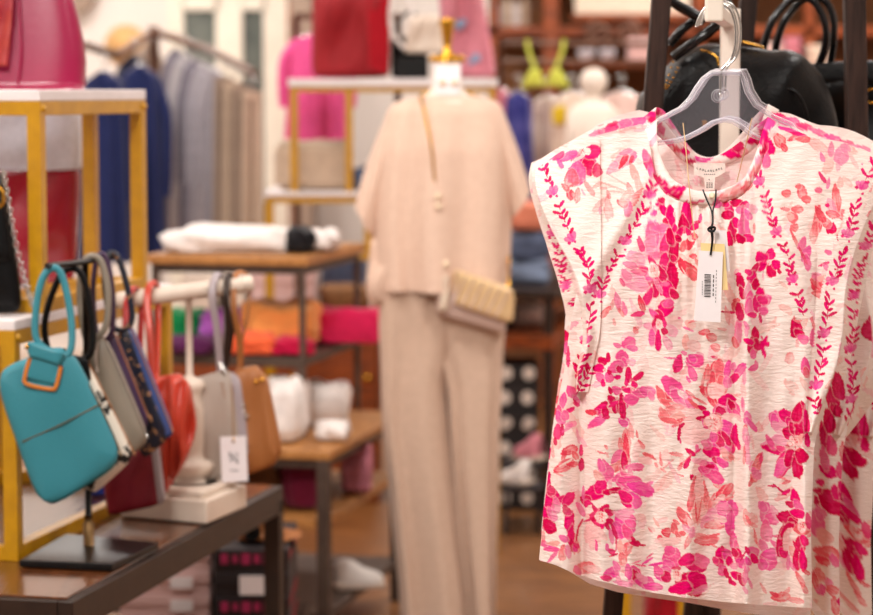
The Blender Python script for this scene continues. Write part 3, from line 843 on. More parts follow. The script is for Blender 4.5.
can.run('''
641 303 75 9 3 R .85; 637 314 -12 7 2.6 M .85; 624 308 75 7 2.6 P .8; 618 306 80 6 2 C .7; 612 304 110 7 2 C .6; 617 300 80 9 3.4 P .7; 605 312 130 8 3 C .65; 621 312 60 5 2 C .6; 614 322 80 4 1.6 C .5; 635 330 60 4 2.5 R .6
664 309 -50 11 7 M .95; 658 314 60 6 4 D .9; 668 303 -20 6 4 P .9; 653 313 50 7 3 V .85; 673 322 10 9 7 N .95; 670 330 30 8 5 L .6; 650 326 10 7 4 L .75; 654 330 100 7 4 P .7; 652 337 85 8 3.5 V .8; 658 340 88 11 3 M .95; 667 342 60 8 4 L .75; 664 331 40 4 3 D .9; 654 322 110 5 2 D .9; 659 317 20 5 2.4 D .9; 664 322 80 6 2 M .9; 659 324 80 5 3.4 W .97; 659 325 80 2.6 1.5 C .6
690 324 30 6 4 K .6; 686 328 20 4 1.4 P .8; 693 321 -20 6 1 C .6; 690 330 20 4 1 V .7; 679 318 0 1.5 1.2 P .8
678 363 100 9 5 M .9; 675 370 90 3 1.5 D .8; 695 360 12 9 6.4 P .95; 692 358 40 5 3 V .8; 692 373 65 8 4 P .9; 688 379 60 4 1.6 V .8; 684 353 30 3.5 2 P .8; 671 358 5 7 1 P .85; 687 364 60 4 1 P .8
686 342 80 8 4 K .8; 693 345 40 7 6 N .8; 704 332 -12 6 3 R .7; 711 337 30 6 4.5 C .75; 715 347 20 5 4 C .55; 700 354 30 4 2 P .5; 714 357 10 4 1.4 D .85; 722 329 10 5 1.5 C .4
727 315 80 9 2.6 C .4; 738 330 92 16 3.6 P .75; 735 342 70 6 3 C .6; 740 322 90 6 2 V .6; 739 311 80 9 4 D .9; 746 325 60 5 2 V .7; 746 331 85 6 2 V .6
749 307 88 9 4.6 P .95; 756 304 80 9 4 M .95; 762 300 30 6 4 M .9; 763 311 30 5 4 P .9; 760 318 80 5 1.6 D .9; 752 315 10 5 3 M .9
755 334 80 7 4 D .97; 752 346 85 9 5 D .98; 757 344 70 6 4 D .97; 748 341 20 6 3 M .95; 753 354 90 5 3 P .9; 765 343 20 5 3 M .95; 763 350 75 8 2.2 M .95; 766 338 110 3 1.4 M .95; 762 338 60 3 1 M .9; 753 368 -20 5 3 P .9; 756 364 80 4 2 P .8
796 328 80 11 6 D .98; 799 333 40 6 4 D .97; 803 339 30 6 5 P .85; 798 318 0 5 4 C .6; 797 343 90 4 2 C .5; 805 366 85 10 4.6 P .92; 806 372 80 6 3 R .6; 813 338 85 10 3.5 P .8; 812 320 75 10 1.6 R .6; 818 220 95 15 5 R .6; 814 232 100 12 4 C .5; 831 228 85 6 5 D .95; 826 222 60 6 4 R .6; 842 214 30 8 5 R .55; 818 283 60 11 7 R .8; 816 276 20 6 4 P .6; 823 278 0 6 3 K .9; 828 252 20 4 2.4 P .8; 824 264 -20 6 1.6 M .85; 827 268 40 5 3 V .7; 820 294 10 8 4 C .6; 839 240 70 6 2 D .9
842 154 100 11 7.5 V .62; 845 148 30 6 4 V .5; 831 149 95 8 3 P .65; 822 157 70 5 2.4 V .7; 838 165 90 6 2.4 V .4; 853 160 60 10 2 N .8; 822 177 60 7 2 M .85; 828 183 100 6 1.8 P .8; 836 198 85 14 4.5 C .8; 831 205 70 8 4 P .5; 818 190 10 4 3 M .7; 827 205 0 2.4 2 M .9; 832 214 20 7 4 R .55; 820 214 60 9 4 R .6; 840 182 90 6 3 K .7; 868 163 -10 7 2 P .7; 846 141 8 14 2 V .5; 858 146 12 10 1.6 V .6; 826 136 10 10 1.4 V .5
628 343 -20 8 6 P .9; 632 348 10 6 3 V .8; 617 345 20 4 2.4 P .8; 622 356 90 7 6 P .9; 624 362 80 5 3 P .95; 631 362 10 4.6 3.6 L .8; 636 328 0 3 2 R .5
602 361 40 5 4.6 D .97; 608 357 85 5 2.4 D .97; 598 368 10 6 4.6 M .97; 615 367 -20 8 6.4 P .9; 600 377 50 6 4 P .85; 609 377 60 6 4.4 P .9; 603 383 80 4 2.2 M .9; 619 369 60 4 3 D .95; 617 377 0 3.6 2.4 M .95; 609 372 30 3 2 D .9; 605 370 0 2 1.8 W 1
628 374 85 8 3.4 D .97; 637 377 -35 8 3 D .97; 632 398 80 8 6 P .9; 625 389 20 5 3 D .95; 632 388 0 6 5 P .4; 634 384 60 4 3 M .9; 640 391 20 5 4 P .85; 626 382 80 4 2 M .9; 632 389 0 2 1.8 W .95
611 399 50 5 4 D .97; 616 390 40 5 4 P .9; 610 390 70 4 2 D .95; 623 404 70 6 5 P .92; 615 407 85 6 3.4 D .95; 602 405 -30 6 2.6 D .97; 617 398 0 2 1.6 W .9; 598 412 10 6 3 M .9; 604 409 60 4 2 D .9; 621 396 60 4 2 P .8
''')
can.run('''
568 356 90 10 2 M .85; 566 345 90 5 1.4 V .7; 571 391 70 7 5 P .9; 576 400 60 5 3 V .8; 563 400 100 8 3.4 V .85; 558 412 90 7 4 M .8; 576 404 30 4 2 M .8; 560 418 60 8 5 V .8; 569 410 -20 6 2.4 M .9; 575 402 60 4 1.2 D .9; 565 415 80 6 4 P .8; 557 431 90 8 4 M .85; 562 430 90 6 2.2 D .9; 571 424 -10 6 3 P .6; 567 428 -40 7 2 V .6; 555 441 80 4 2 D .85
569 450 -20 9 4.6 R .85; 575 455 60 5 3 C .8; 564 456 120 5 2 R .7; 552 450 80 8 1.6 C .6; 564 466 -30 11 5.5 R .85; 572 464 0 6 3 R .8; 565 463 -30 8 1 W .7; 558 474 20 6 1 C .5; 581 450 90 6 2 M .85; 581 464 90 7 3 D .9; 583 442 60 6 2 L .5; 578 436 80 8 1.4 L .6
547 486 95 16 4 M .95; 554 496 60 9 6 M .97; 548 502 90 10 6 M .95; 560 500 -40 7 3 M .9; 551 490 80 6 4 D .8; 568 499 -50 9 5 M .9; 569 520 92 12 5 M .95; 566 510 60 6 4 D .8; 545 518 80 12 6 M .97; 549 526 50 8 6 D .95; 552 514 60 8 4 V .7; 556 506 90 8 4 V .6; 571 535 95 10 3.6 M .9; 572 545 80 7 2.4 D .8; 563 538 30 5 3.4 V .8; 548 546 15 8 2.6 V .9; 544 543 70 4 3 P .8; 551 549 0 8 2.4 P .9; 553 543 0 7 2.6 K .9; 552 557 -50 7 2 P .8; 563 552 100 8 4 C .6; 568 551 80 7 3 V .6; 543 536 90 6 2 C .5
591 412 10 6 3 R .85; 597 421 -25 10 4.4 V .85; 592 425 -30 6 2.4 P .8; 605 411 80 6 3.6 D .95; 606 417 0 4 2 D .9; 600 407 -20 7 2 M .9; 621 405 85 9 4.4 D .95; 613 404 -30 6 2 M .9; 624 421 20 6 4 V .85; 626 440 90 12 4.4 C .7; 621 445 80 8 3 C .5; 603 453 0 5 .8 R .6; 600 452 20 5 .8 C .6; 606 447 60 3 1.4 C .6; 607 455 60 3 1.2 C .5
619 462 -60 11 6.5 C .8; 617 456 -50 9 4 P .8; 605 470 60 12 6.4 P .88; 601 465 70 7 3 V .8; 627 458 85 12 3 D .6; 598 476 60 7 4 K .85; 626 482 40 12 9 P .95; 632 490 0 10 8 P .9; 616 478 -30 5 3 P .8; 634 500 60 10 7 V .85; 624 474 60 8 3 M .6; 610 484 90 5 2 P .5
594 493 -30 12 7 M .98; 600 487 -60 7 6 M .97; 585 500 30 6 5 D .95; 588 505 50 6 4 M .95; 612 491 -10 9 4 D .95; 620 497 30 10 4 D .97; 626 503 40 7 3 M .95; 580 509 60 8 3 V .75; 583 492 90 8 1.6 V .8
612 500 -15 9 6 W .96; 606 506 60 5 4 W .9; 593 511 0 8 6 W .96; 590 518 40 6 4 N .9; 600 517 0 10 9 M .85; 604 508 -30 6 3 D .95; 609 512 30 5 3 D .9; 594 508 60 4 2 D .9; 601 517 0 6.4 5.6 W .97; 601 516 60 3 2.4 C .7; 609 521 20 5 3 D .95; 602 525 90 4 2 M .95; 593 519 0 3 2 D .9; 607 526 60 4 2 D .9
623 524 60 13 9 V .92; 628 518 20 8 5 P .9; 618 530 60 9 6 V .85; 627 532 60 8 4 M .7; 630 523 30 6 4 P .9; 620 514 20 8 4 L .8; 626 511 0 9 3 L .8; 614 531 70 9 2 D .85; 616 542 90 6 1 D .85; 611 536 80 8 2.4 V .7
589 534 -70 9 6 N .9; 600 535 70 9 6 N .85; 596 545 85 6 1.8 P .9; 592 541 90 9 3 N .8; 605 545 60 6 4 W .9; 577 534 -80 10 1 D .9; 580 524 -60 6 1 D .9; 588 520 -20 6 1.2 D .9; 575 548 70 4 2.6 V .85; 576 545 40 4 2.4 M .8; 611 551 30 4 3 M .85; 607 547 80 4 2 V .85; 613 555 -20 5 1 D .9; 616 549 -60 5 1 M .8
625 551 -60 10 5.6 R .75; 622 558 80 7 4 C .7; 620 545 90 6 3 K .8; 584 568 -10 12 6 C .75; 592 569 10 9 4 N .9; 577 570 60 6 3 P .7; 611 573 -30 9 5 V .9; 606 578 10 6 3 M .8; 616 566 60 6 3 V .85; 618 578 70 8 2.4 P .6
634 574 80 10 7 P .9; 636 576 60 8 4 D .95; 628 571 80 8 4 V .8; 645 582 10 10 6 V .85; 641 577 30 6 3 L .7; 652 586 10 10 4 V .85; 622 583 10 10 3 V .6; 635 543 10 6 3 D .95; 633 539 60 3 2 D .9; 641 545 0 5 .8 D .9; 626 553 90 8 1.2 C .6
''')
can.run('''
664 398 50 11 5.4 R .75; 660 393 60 8 3.4 C .8; 672 386 42 13 8 P .95; 676 393 50 8 4 V .85; 680 398 50 12 7 P .8; 669 404 30 9 4 C .8; 688 400 60 11 4 P .75; 694 404 40 9 2 C .8; 676 405 20 8 2 N .9; 682 394 40 6 3 W .6; 690 394 40 6 2 R .6; 699 400 30 8 1.2 C .7; 706 394 40 8 3 R .85; 711 398 60 10 4 R .9; 716 390 30 9 4 C .7; 704 388 20 6 2 R .7
717 374 88 16 9 R .72; 719 368 90 10 6 R .5; 711 382 100 12 4 R .6; 722 384 80 9 5 C .7; 715 390 60 8 8 N .9; 728 368 100 9 3.4 V .85; 733 366 0 3 4 V .7; 738 373 -55 12 4.4 V .92; 733 379 -50 7 4 M .9; 727 382 80 6 4 V .7; 707 372 100 9 2.6 C .6; 703 380 100 8 1.6 C .6; 737 395 0 4 1.2 C .6; 728 398 -10 8 5 N .8; 743 388 85 10 2.6 N .8; 744 376 90 9 2 P .6; 742 402 90 6 1.4 V .7
672 414 -5 13 9 C .55; 664 414 60 8 4 C .5; 676 418 -25 10 5 K .9; 668 420 10 8 3 C .8; 684 419 -10 8 2 C .8; 678 424 -20 8 2 R .5; 695 413 10 16 5 N .9; 698 428 10 18 14 N .55; 690 436 30 10 8 N .5; 702 408 30 5 2.4 D .95; 706 413 20 4 3 M .95; 701 418 -5 6 2.4 D .97; 705 424 60 5 2.6 V .8; 679 432 95 8 1.8 D .95; 681 426 -50 5 1.6 D .9; 680 440 80 4 1 M .8
722 408 -30 11 6 P .9; 726 400 -10 9 6 M .95; 733 408 60 9 6 P .9; 720 412 60 6 5 D .97; 731 404 60 6 3 D .95; 716 416 30 5 3 D .9; 736 414 60 6 3 P .85; 731 419 10 10 6 N .85; 736 424 60 7 4 W .9
721 436 60 14 10 M .95; 728 428 60 10 6 V .9; 716 444 30 9 7 V .9; 711 452 20 9 6 M .97; 734 436 95 12 4 M .95; 729 446 80 8 5 M .9; 724 448 50 6 5 V .85; 738 444 80 6 2 M .9; 726 438 60 8 3 D .9; 706 444 30 6 4 P .7; 719 440 60 7 4 D .85; 713 436 80 6 4 V .8
713 423 0 9 8 K .97; 714 423 0 6 5 N .8; 713 423 40 7 1 R .5; 716 426 100 5 .8 R .5; 710 421 80 5 .8 R .5; 706 427 0 3 2 M .6; 719 419 0 2 2 C .6
709 470 20 10 8 V .95; 714 476 30 10 6 P .92; 705 466 60 7 5 P .9; 710 466 0 5 2 D .95; 716 460 20 5 3 D .9; 722 462 40 7 4 V .85; 727 456 30 6 4 C .6; 731 457 30 4 2.4 C .7; 724 452 60 5 3 K .8; 701 477 60 4 3 N .8; 701 475 0 2 2 M .8; 698 461 10 7 3 P .5; 697 448 80 4 2 P .8
690 452 35 6 2.6 D .95; 687 462 115 7 2.6 D .97; 680 466 120 5 2 C .8; 685 460 -40 10 .7 C .8; 696 452 -35 6 1.2 M .8; 676 454 10 7 2 C .6; 692 477 60 3.4 2.6 D .95; 680 475 20 4 .9 C .7; 668 464 -40 8 .7 C .5; 661 462 80 4 1.4 C .5; 656 465 60 3 1.4 C .5; 663 470 40 4 1.2 C .5; 660 455 90 4 1 C .5; 700 478 0 8 1 K .5
622 406 85 14 3.4 D .95; 631 398 -20 8 6 P .92; 628 390 0 6 3 M .9; 640 393 10 8 4 P .85; 647 391 20 8 5 V .8; 651 396 60 5 3 P .7; 623 423 20 5 3.4 V .9; 631 430 80 8 2.6 C .5; 637 434 80 4 1.2 C .6; 641 444 60 6 2.4 C .6; 636 450 100 9 4 N .9; 648 455 20 6 2 C .8; 645 460 10 8 4 N .9; 653 458 30 4 1 C .6; 626 448 88 16 3 R .75; 624 460 90 9 3.4 D .9; 634 467 -5 9 4 P .85; 630 474 80 6 3 P .6; 630 482 10 12 7 P .9; 640 488 20 14 6 V .9; 648 484 -20 6 2 V .8; 625 496 40 8 5 M .9; 637 470 0 6 1 D .5
699 500 85 24 11 K .97; 692 494 100 18 3.4 R .65; 706 496 80 18 3 C .7; 699 488 90 14 5 N .6; 696 512 85 10 .8 R .7; 700 508 100 12 .8 C .7; 684 517 55 12 5 R .72; 681 512 60 7 3 C .8; 691 524 60 7 3 N .9; 714 502 -60 12 5 C .7; 724 494 -35 11 8 R .72; 728 490 -50 8 4 R .7; 720 498 -30 6 3 N .9; 712 516 -40 8 6 V .6; 705 522 -60 7 4 V .55; 716 524 -12 12 5 C .65; 722 520 0 8 4 N .8
706 540 -8 12 5.2 R .6; 700 536 10 8 3 C .6; 689 538 115 11 2.8 R .7; 692 532 100 6 3 V .6; 712 536 -20 8 1.6 C .8; 686 528 40 5 3 V .5
725 512 60 12 9 V .85; 732 508 80 9 6 V .85; 730 522 88 14 4.6 V .9; 722 508 10 8 5 P .6; 733 540 90 9 4 V .85; 731 534 60 5 2.4 P .8; 719 518 20 8 3 N .9; 736 545 80 6 2.6 P .8
755 474 100 9 4.4 C .75; 758 470 100 7 3 V .6; 751 481 110 6 1.8 R .7; 748 519 60 5 1.8 C .6; 752 524 30 6 2 C .5; 755 536 80 8 1.4 C .6; 758 545 60 5 1 C .6
766 512 80 12 7 V .8; 772 518 20 8 6 P .8; 762 506 60 6 4 V .7; 766 531 88 12 6 P .75; 763 546 60 7 4 V .7; 768 560 60 10 8 P .95; 770 554 0 8 6 V .8; 762 564 60 6 5 V .85; 776 545 40 7 3 P .8; 778 536 0 6 1.6 M .7; 775 512 60 8 3 L .6
747 418 80 8 4 V .85; 751 424 50 9 2.6 V .85; 745 430 90 6 3 C .8; 746 436 80 9 4 L .8; 747 451 88 16 3 P .6; 752 466 90 6 3 P .7; 744 455 90 10 1.6 C .6; 757 463 110 10 4 C .85; 761 458 100 6 2 M .7; 756 474 60 7 4 V .7; 752 440 80 10 1.2 N .7; 743 405 90 7 1.6 P .6
''')
can.run('''
781 420 35 13 9 P .88; 786 416 40 10 6 M .97; 775 422 80 9 4 V .8; 779 428 50 8 5 L .7; 791 424 60 8 5 M .9; 775 444 0 13 9 L .9; 774 449 12 12 5 M .92; 770 441 60 8 3 P .85; 783 449 20 8 3 M .7; 784 464 -60 15 8 M .9; 780 468 -60 10 5 V .8; 790 458 -70 10 6 D .95; 797 466 80 12 6 D .97; 801 455 60 9 6 D .97; 789 433 40 8 6 D .97; 793 428 60 7 4 D .95; 803 432 80 8 5 D .95; 801 418 88 18 7 D .99; 797 412 100 10 5 D .97; 806 421 85 12 3 M .97; 807 440 90 7 3 M .95; 794 443 -30 9 5 K .97; 799 438 -50 6 2 K .9; 791 446 10 6 1.4 D .7; 797 448 60 4 2 C .6
779 489 40 9 1 D .95; 772 486 10 5 1.2 D .9; 786 492 -30 5 2 M .9; 795 497 80 9 4.6 M .95; 790 504 30 5 3 D .9; 798 506 60 7 4 V .85; 786 482 -20 5 1.6 R .6; 783 478 30 5 1.2 C .6
787 518 10 10 7.6 D .98; 793 524 60 7 5 D .97; 797 513 20 8 4 M .95; 781 541 95 16 4.4 D .97; 786 530 -50 9 4 D .95; 783 552 60 6 4 M .95; 789 540 -70 12 7 N .97; 794 534 -40 6 4 W .9; 793 552 60 8 4 K .9; 802 528 0 8 7 C .8; 801 527 60 4 3.4 N .9; 800 545 80 9 5 D .95; 796 560 85 11 4 D .95; 803 560 85 12 4 M .95; 788 562 90 8 2 V .7; 792 566 60 6 2 V .6; 804 540 60 6 4 M .9; 808 520 80 8 3 M .8; 796 546 60 6 2 D .9
720 554 80 7 5 M .95; 718 562 20 6 4.6 M .95; 727 554 60 6 4.4 V .9; 722 570 70 6 5 P .9; 729 561 80 5 3.6 M .95; 726 573 70 5 2.4 D .9; 738 556 85 8 4 M .95; 734 552 60 5 3 D .9; 741 563 30 6 5 V .9; 746 568 80 5 3 P .8; 748 561 60 5 3 V .9; 752 552 20 7 5 V .85; 754 558 60 6 3.4 M .95; 747 550 60 4 2 D .95; 736 575 30 6 4 M .95; 741 580 60 6 3 D .9; 732 582 40 5 2 M .9; 745 575 90 8 3 P .7; 722 548 80 3 2 D .9; 743 556 -60 6 1 D .9; 734 566 0 4 3 L .8; 740 571 0 3 2 W .9; 750 583 70 6 1.6 V .7; 745 590 60 5 2 V .6; 730 580 80 4 2 D .9
672 557 85 11 9 P .92; 669 550 70 6 5 P .85; 668 566 60 8 6 V .8; 694 562 10 14 9.5 M .93; 700 560 30 9 6 P .7; 686 560 -30 8 6 M .9; 689 583 20 17 10 D .97; 697 580 30 10 8 M .95; 680 588 -10 12 6 M .95; 662 573 30 8 7.6 V .9; 666 576 70 6 5 D .9; 658 570 60 6 4 P .85; 676 574 -70 7 5 W .98; 677 575 60 3.6 2.4 N .9; 678 572 30 2 1 C .6; 676 568 0 5 2 D .8
666 532 10 5 4.6 R .92; 674 528 80 6 3.6 C .8; 678 534 40 4 3 C .85; 660 538 60 3.6 3 R .85; 682 533 20 3.4 2.6 C .85; 667 541 0 12 4 N .9; 674 540 0 8 3 N .9; 651 529 40 4 2.6 N .9; 650 530 50 3 .9 R .7; 662 520 -20 6 2.4 N .8; 656 522 60 6 1.4 K .8; 676 522 40 4 2 C .7; 640 517 20 6 4 N .7
647 561 -32 7 1.4 V .95; 655 564 -12 7 1.4 V .95; 640 565 10 6 1 M .8; 649 556 -40 5 .8 M .8; 636 562 -20 6 .8 M .7
700 590 -20 8 3 V .5; 713 545 30 5 1 C .5; 715 560 60 4 3 M .8; 763 588 60 6 1.4 C .5; 780 597 0 9 5 C .7; 786 592 -50 6 2 C .6; 774 594 30 5 2 R .7; 800 579 60 9 2.6 C .7; 804 588 60 7 2.4 C .6; 806 572 30 5 2 R .7; 770 604 0 7 2 N .8; 795 600 10 9 3 C .6
''')
V1 = [(541, 163), (549, 181), (555, 195), (560, 209), (566, 224), (573, 240), (581, 252), (587, 264), (590, 280), (590, 297), (590, 315), (587, 335), (585, 352), (579, 368), (578, 386)]
V2 = [(653, 186), (646, 204), (638, 220), (627, 238), (617, 255), (609, 270), (603, 284), (599, 298)]
V3 = [(759, 178), (766, 198), (772, 220), (780, 238), (787, 254), (791, 270), (795, 286), (800, 302), (804, 318)]
V4 = [(873, 165), (864, 182), (858, 196), (854, 212), (850, 228), (846, 240), (842, 255), (838, 268), (832, 284), (829, 300), (827, 318), (824, 335), (823, 352), (821, 366), (817, 382), (814, 398), (820, 414)]
can.line(V2, 8.5, 'W', .9); can.line(V3, 8.5, 'W', .8); can.line(V1, 9, 'W', .9); can.line(V4, 9, 'W', .85)
can.vine(V1, 1, k=1.1, off=1); can.vine(V2, 2, k=1.05, off=3); can.vine(V3, 3, k=1.05, off=4); can.vine(V4, 4, k=1.1, off=2)
can.vine([(590, 368), (584, 380), (577, 393)], 5, pink=False)

# second print for the blouses behind, and the paler wrong side of the cloth
can2 = Canvas(51); can2.wash(200, 78)
can2.run('''
828 471 30 10 6 M .95; 831 501 40 16 10 D .95; 836 492 60 8 5 M .9; 817 490 0 5 3 D .9; 820 482 20 5 3 M .9; 816 500 80 6 2.4 D .9; 817 522 80 14 8 P .85; 820 512 60 8 5 V .7; 824 536 40 10 7 K .9; 827 553 20 14 7 C .85; 822 560 30 9 4 R .7; 834 560 60 8 4 P .8; 820 589 30 6 5 V .9; 828 582 60 6 4 P .7; 832 590 30 7 5 C .7; 820 574 60 8 4 C .6; 815 580 80 9 3 R .6; 835 606 80 10 4 C .7
845 495 60 9 6 M .95; 853 503 50 9 6 D .95; 842 486 60 6 4 M .9; 848 512 30 5 3 D .9; 849 541 88 17 6 P .9; 846 558 80 9 5 V .9; 852 578 60 12 8 M .95; 858 584 60 8 6 D .9; 844 590 80 8 5 P .8; 850 606 20 14 8 M .95; 862 600 60 8 5 M .9; 866 560 40 8 6 M .8; 870 590 60 8 6 M .8; 868 512 30 7 4 V .6; 866 572 10 10 4 K .8; 858 470 30 9 4 N .8; 840 470 80 9 4 M .8; 842 450 90 10 3 R .7; 849 440 60 6 3 M .7; 862 428 20 6 4 P .8; 868 400 20 6 5 M .9; 824 436 80 14 5 D .95; 832 400 70 16 6 D .98; 838 386 80 14 6 D .95; 829 420 80 12 6 D .95; 836 410 40 8 5 D .9; 824 458 80 12 4 P .8; 831 445 80 12 5 M .8; 868 330 0 8 10 D .9; 872 318 0 4 5 D .9
640 118 -12 10 3 V .8; 625 122 -20 9 3 P .8; 655 114 -10 8 3.4 M .9; 608 128 -30 9 2.4 V .7; 645 112 20 6 2 M .8; 600 131 -30 6 2 L .8; 660 124 20 7 3 V .7
785 122 10 9 3 V .9; 800 127 14 10 2.6 M .8; 830 138 16 12 2.4 V .6; 850 145 14 9 2 P .7
566 338 80 8 5 D .95; 567 348 80 6 5 P .9
''')
can2.run('''
648 116 10 12 5 M .95; 636 122 -20 10 5 V .85; 622 124 -15 9 4 P .8; 608 130 -25 10 4 M .8; 596 133 -20 7 3 P .7; 655 122 30 8 4 D .9; 642 130 -10 8 3 P .7; 628 130 -15 8 2 C .7; 662 118 60 8 5 M .9; 668 126 40 8 5 P .85; 676 134 30 8 4 V .8; 684 142 40 7 4 M .85; 690 150 20 6 3 P .8; 612 124 -20 6 2 D .8
778 117 10 8 4 M .9; 790 121 12 9 4 V .85; 804 126 16 9 3 M .8; 818 132 20 9 3 P .8; 832 137 18 9 3 V .8; 846 143 16 9 3 M .7; 862 148 14 9 3 P .7; 772 124 40 6 4 D .9; 764 132 -50 8 4 P .8; 756 142 -50 8 4 M .8; 746 150 -40 7 3 V .8
''')
can2.scatter(34, 5, (600, 800, 190, 580))
can2.scatter(14, 6, (530, 600, 380, 560))
for x, y, r in ((653, 270, 5), (601, 517, 5.5), (713, 423, 8), (677, 575, 5), (794, 443, 6.5), (605, 370, 1.8), (632, 389, 1.8), (617, 398, 1.6), (659, 324, 4), (769, 263, 2), (802, 527, 5), (582, 152, 3.4)):
    can.pet(x, y, 70, r * 1.1, r * .85, 'N', .96, 0, .3)
    for q in range(int(r * 2.2)):
        a_ = q * 2.4; rr = r * (.25 + .6 * (q % 4) / 4)
        can.pet(x + rr * math.cos(a_), y + rr * math.sin(a_), math.degrees(a_), r * .16 + .4, .5, 'C' if q % 3 else 'W', .8, 0, .1)
W1 = [(545, 196), (549, 215), (553, 232), (557, 247), (561, 262), (566, 285), (571, 300), (575, 315)]
W4 = [(873, 225), (866, 245), (861, 262), (857, 280), (854, 300), (853, 320), (851, 345), (851, 362), (853, 380), (852, 400), (848, 425)]
can2.line(W1, 7, 'W', .9); can2.line(W4, 8, 'W', .85)
can2.vine(W1, 7, k=1.0, off=0); can2.vine(W4, 8, k=1.05, off=2)
can2.vine([(874, 385), (866, 396), (858, 404), (852, 410)], 9, pink=False)

M_print = mat('floral_print_cloth', (250, 230, 220), 0.82, attr=True, trans=0.16, sheen=0.0, spec=0.12)
_nt = M_print.node_tree; _N = _nt.nodes; _L = _nt.links
_tc = _N.new('ShaderNodeTexCoord'); _mp = _N.new('ShaderNodeMapping'); _mp.inputs['Scale'].default_value = (60, 60, 230)
_no = _N.new('ShaderNodeTexNoise'); _no.inputs['Scale'].default_value = 1.0; _no.inputs['Detail'].default_value = 4; _no.inputs['Distortion'].default_value = 0.6
_bp = _N.new('ShaderNodeBump'); _bp.inputs['Strength'].default_value = 0.42; _bp.inputs['Distance'].default_value = 0.006
_L.new(_tc.outputs['Object'], _mp.inputs[0]); _L.new(_mp.outputs[0], _no.inputs['Vector']); _L.new(_no.outputs['Fac'], _bp.inputs['Height'])
_L.new(_bp.outputs[0], _N['Principled BSDF'].inputs['Normal'])

BY = 3.25
ss = lambda t: np.clip(t, 0, 1) ** 2 * (3 - 2 * np.clip(t, 0, 1))
gs = lambda d, w: np.exp(-(d / w) ** 2)


def depth(x, y):
    """relief of the hanging front panel, metres, negative towards the viewer; x, y are cloth coordinates"""
    x = np.asarray(x, float); y = np.asarray(y, float)
    un = np.clip((x - 708) / 178, -1, 1)
    d = -0.062 * np.sqrt(np.clip(1 - un * un * .9, 0, 1)) + 0.035
    d = d * (0.35 + 0.65 * ss((y - 120) / 130))
    g = np.clip((y - 185) / 380, 0, 1)
    d = d + 0.0105 * g * np.cos(2 * PI * (x - 706) / 62 + 1.1 * np.sin(y / 120)) + 0.0042 * g * np.sin(2 * PI * x / 29 + 1.7 * np.sin(y / 90))
    nk = ss((y - 195) / 12) * np.exp(-np.clip(y - 206, 0, 500) / 62) * gs(x - 708, 48)
    d = d + 0.0030 * nk * np.cos(2 * PI * x / 10.5 + .5 * np.sin(x / 9))
    d = d - 0.016 * gs(x - 747, 9) * ss((y - 235) / 90) - 0.007 * gs(x - 690, 12) * ss((y - 330) / 150)
    d = d + 0.006 * gs(x - 735, 5) * ss((y - 235) / 90)
    d = d + 0.020 * gs(x - 581, 7) * ss((y - 345) / 50) - 0.016 * gs(x - 598, 12) * ss((y - 345) / 70) - 0.012 * gs(x - 561, 9) * ss((y - 400) / 60)
    d = d - 0.007 * gs((x - 640) + (y - 190) * .55, 9) * gs(y - 230, 70) + 0.004 * gs((x - 655) + (y - 190) * .55, 8) * gs(y - 235, 60)
    d = d - 0.007 * gs((x - 768) - (y - 190) * .42, 9) * gs(y - 240, 70)
    d = d + 0.004 * np.sin((x * .8 - y * .5) / 13) * gs(x - 640, 36) * gs(y - 350, 60)
    d = d - 0.010 * gs(x - 803, 6) * ss((y - 330) / 80)
    d = d + 0.0016 * np.sin(x / 6.3 + y / 31) * np.sin(y / 17 + x / 23)
    return d


def curve(pts):
    p = np.array(pts, float)
    return lambda v: np.interp(v, p[:, 0], p[:, 1])


def pts2(c, t):                             # point along a px polyline by fraction
    p = np.array(c, float); L = np.concatenate([[0], np.cumsum(np.hypot(*np.diff(p, axis=0).T))]); L /= L[-1]
    return np.interp(t, L, p[:, 0]), np.interp(t, L, p[:, 1])


def smooth(c, res=6):
    return spline(np.array([(a, b, 0) for a, b in c], float), res)[:, :2]


XL = curve([(100, 596), (137, 595), (200, 590), (260, 584), (300, 575), (340, 568), (371, 564), (405, 557), (450, 551), (500, 545), (560, 539), (640, 536)])
XR = curve([(100, 822), (150, 823), (200, 827), (260, 830), (320, 830), (380, 826), (412, 820), (450, 814), (530, 811), (612, 812), (650, 812)])
TOP = curve([(590, 139), (600, 136), (646, 131), (650, 146), (654, 172), (661, 189), (676, 200), (694, 204.5), (712, 205), (738, 197), (750, 187), (758, 173), (763, 161), (768, 138), (774, 125), (790, 128), (822, 141), (840, 143)])
HEM = curve([(530, 560), (539, 560), (556, 565), (575, 574), (600, 581), (640, 590.5), (680, 597), (730, 602.5), (770, 605.5), (812, 608), (830, 609)])
HEMB = curve([(530, 560), (548, 562), (567, 570), (590, 584), (617, 592), (654, 598), (690, 603), (716, 608), (760, 615), (812, 621), (830, 622)])


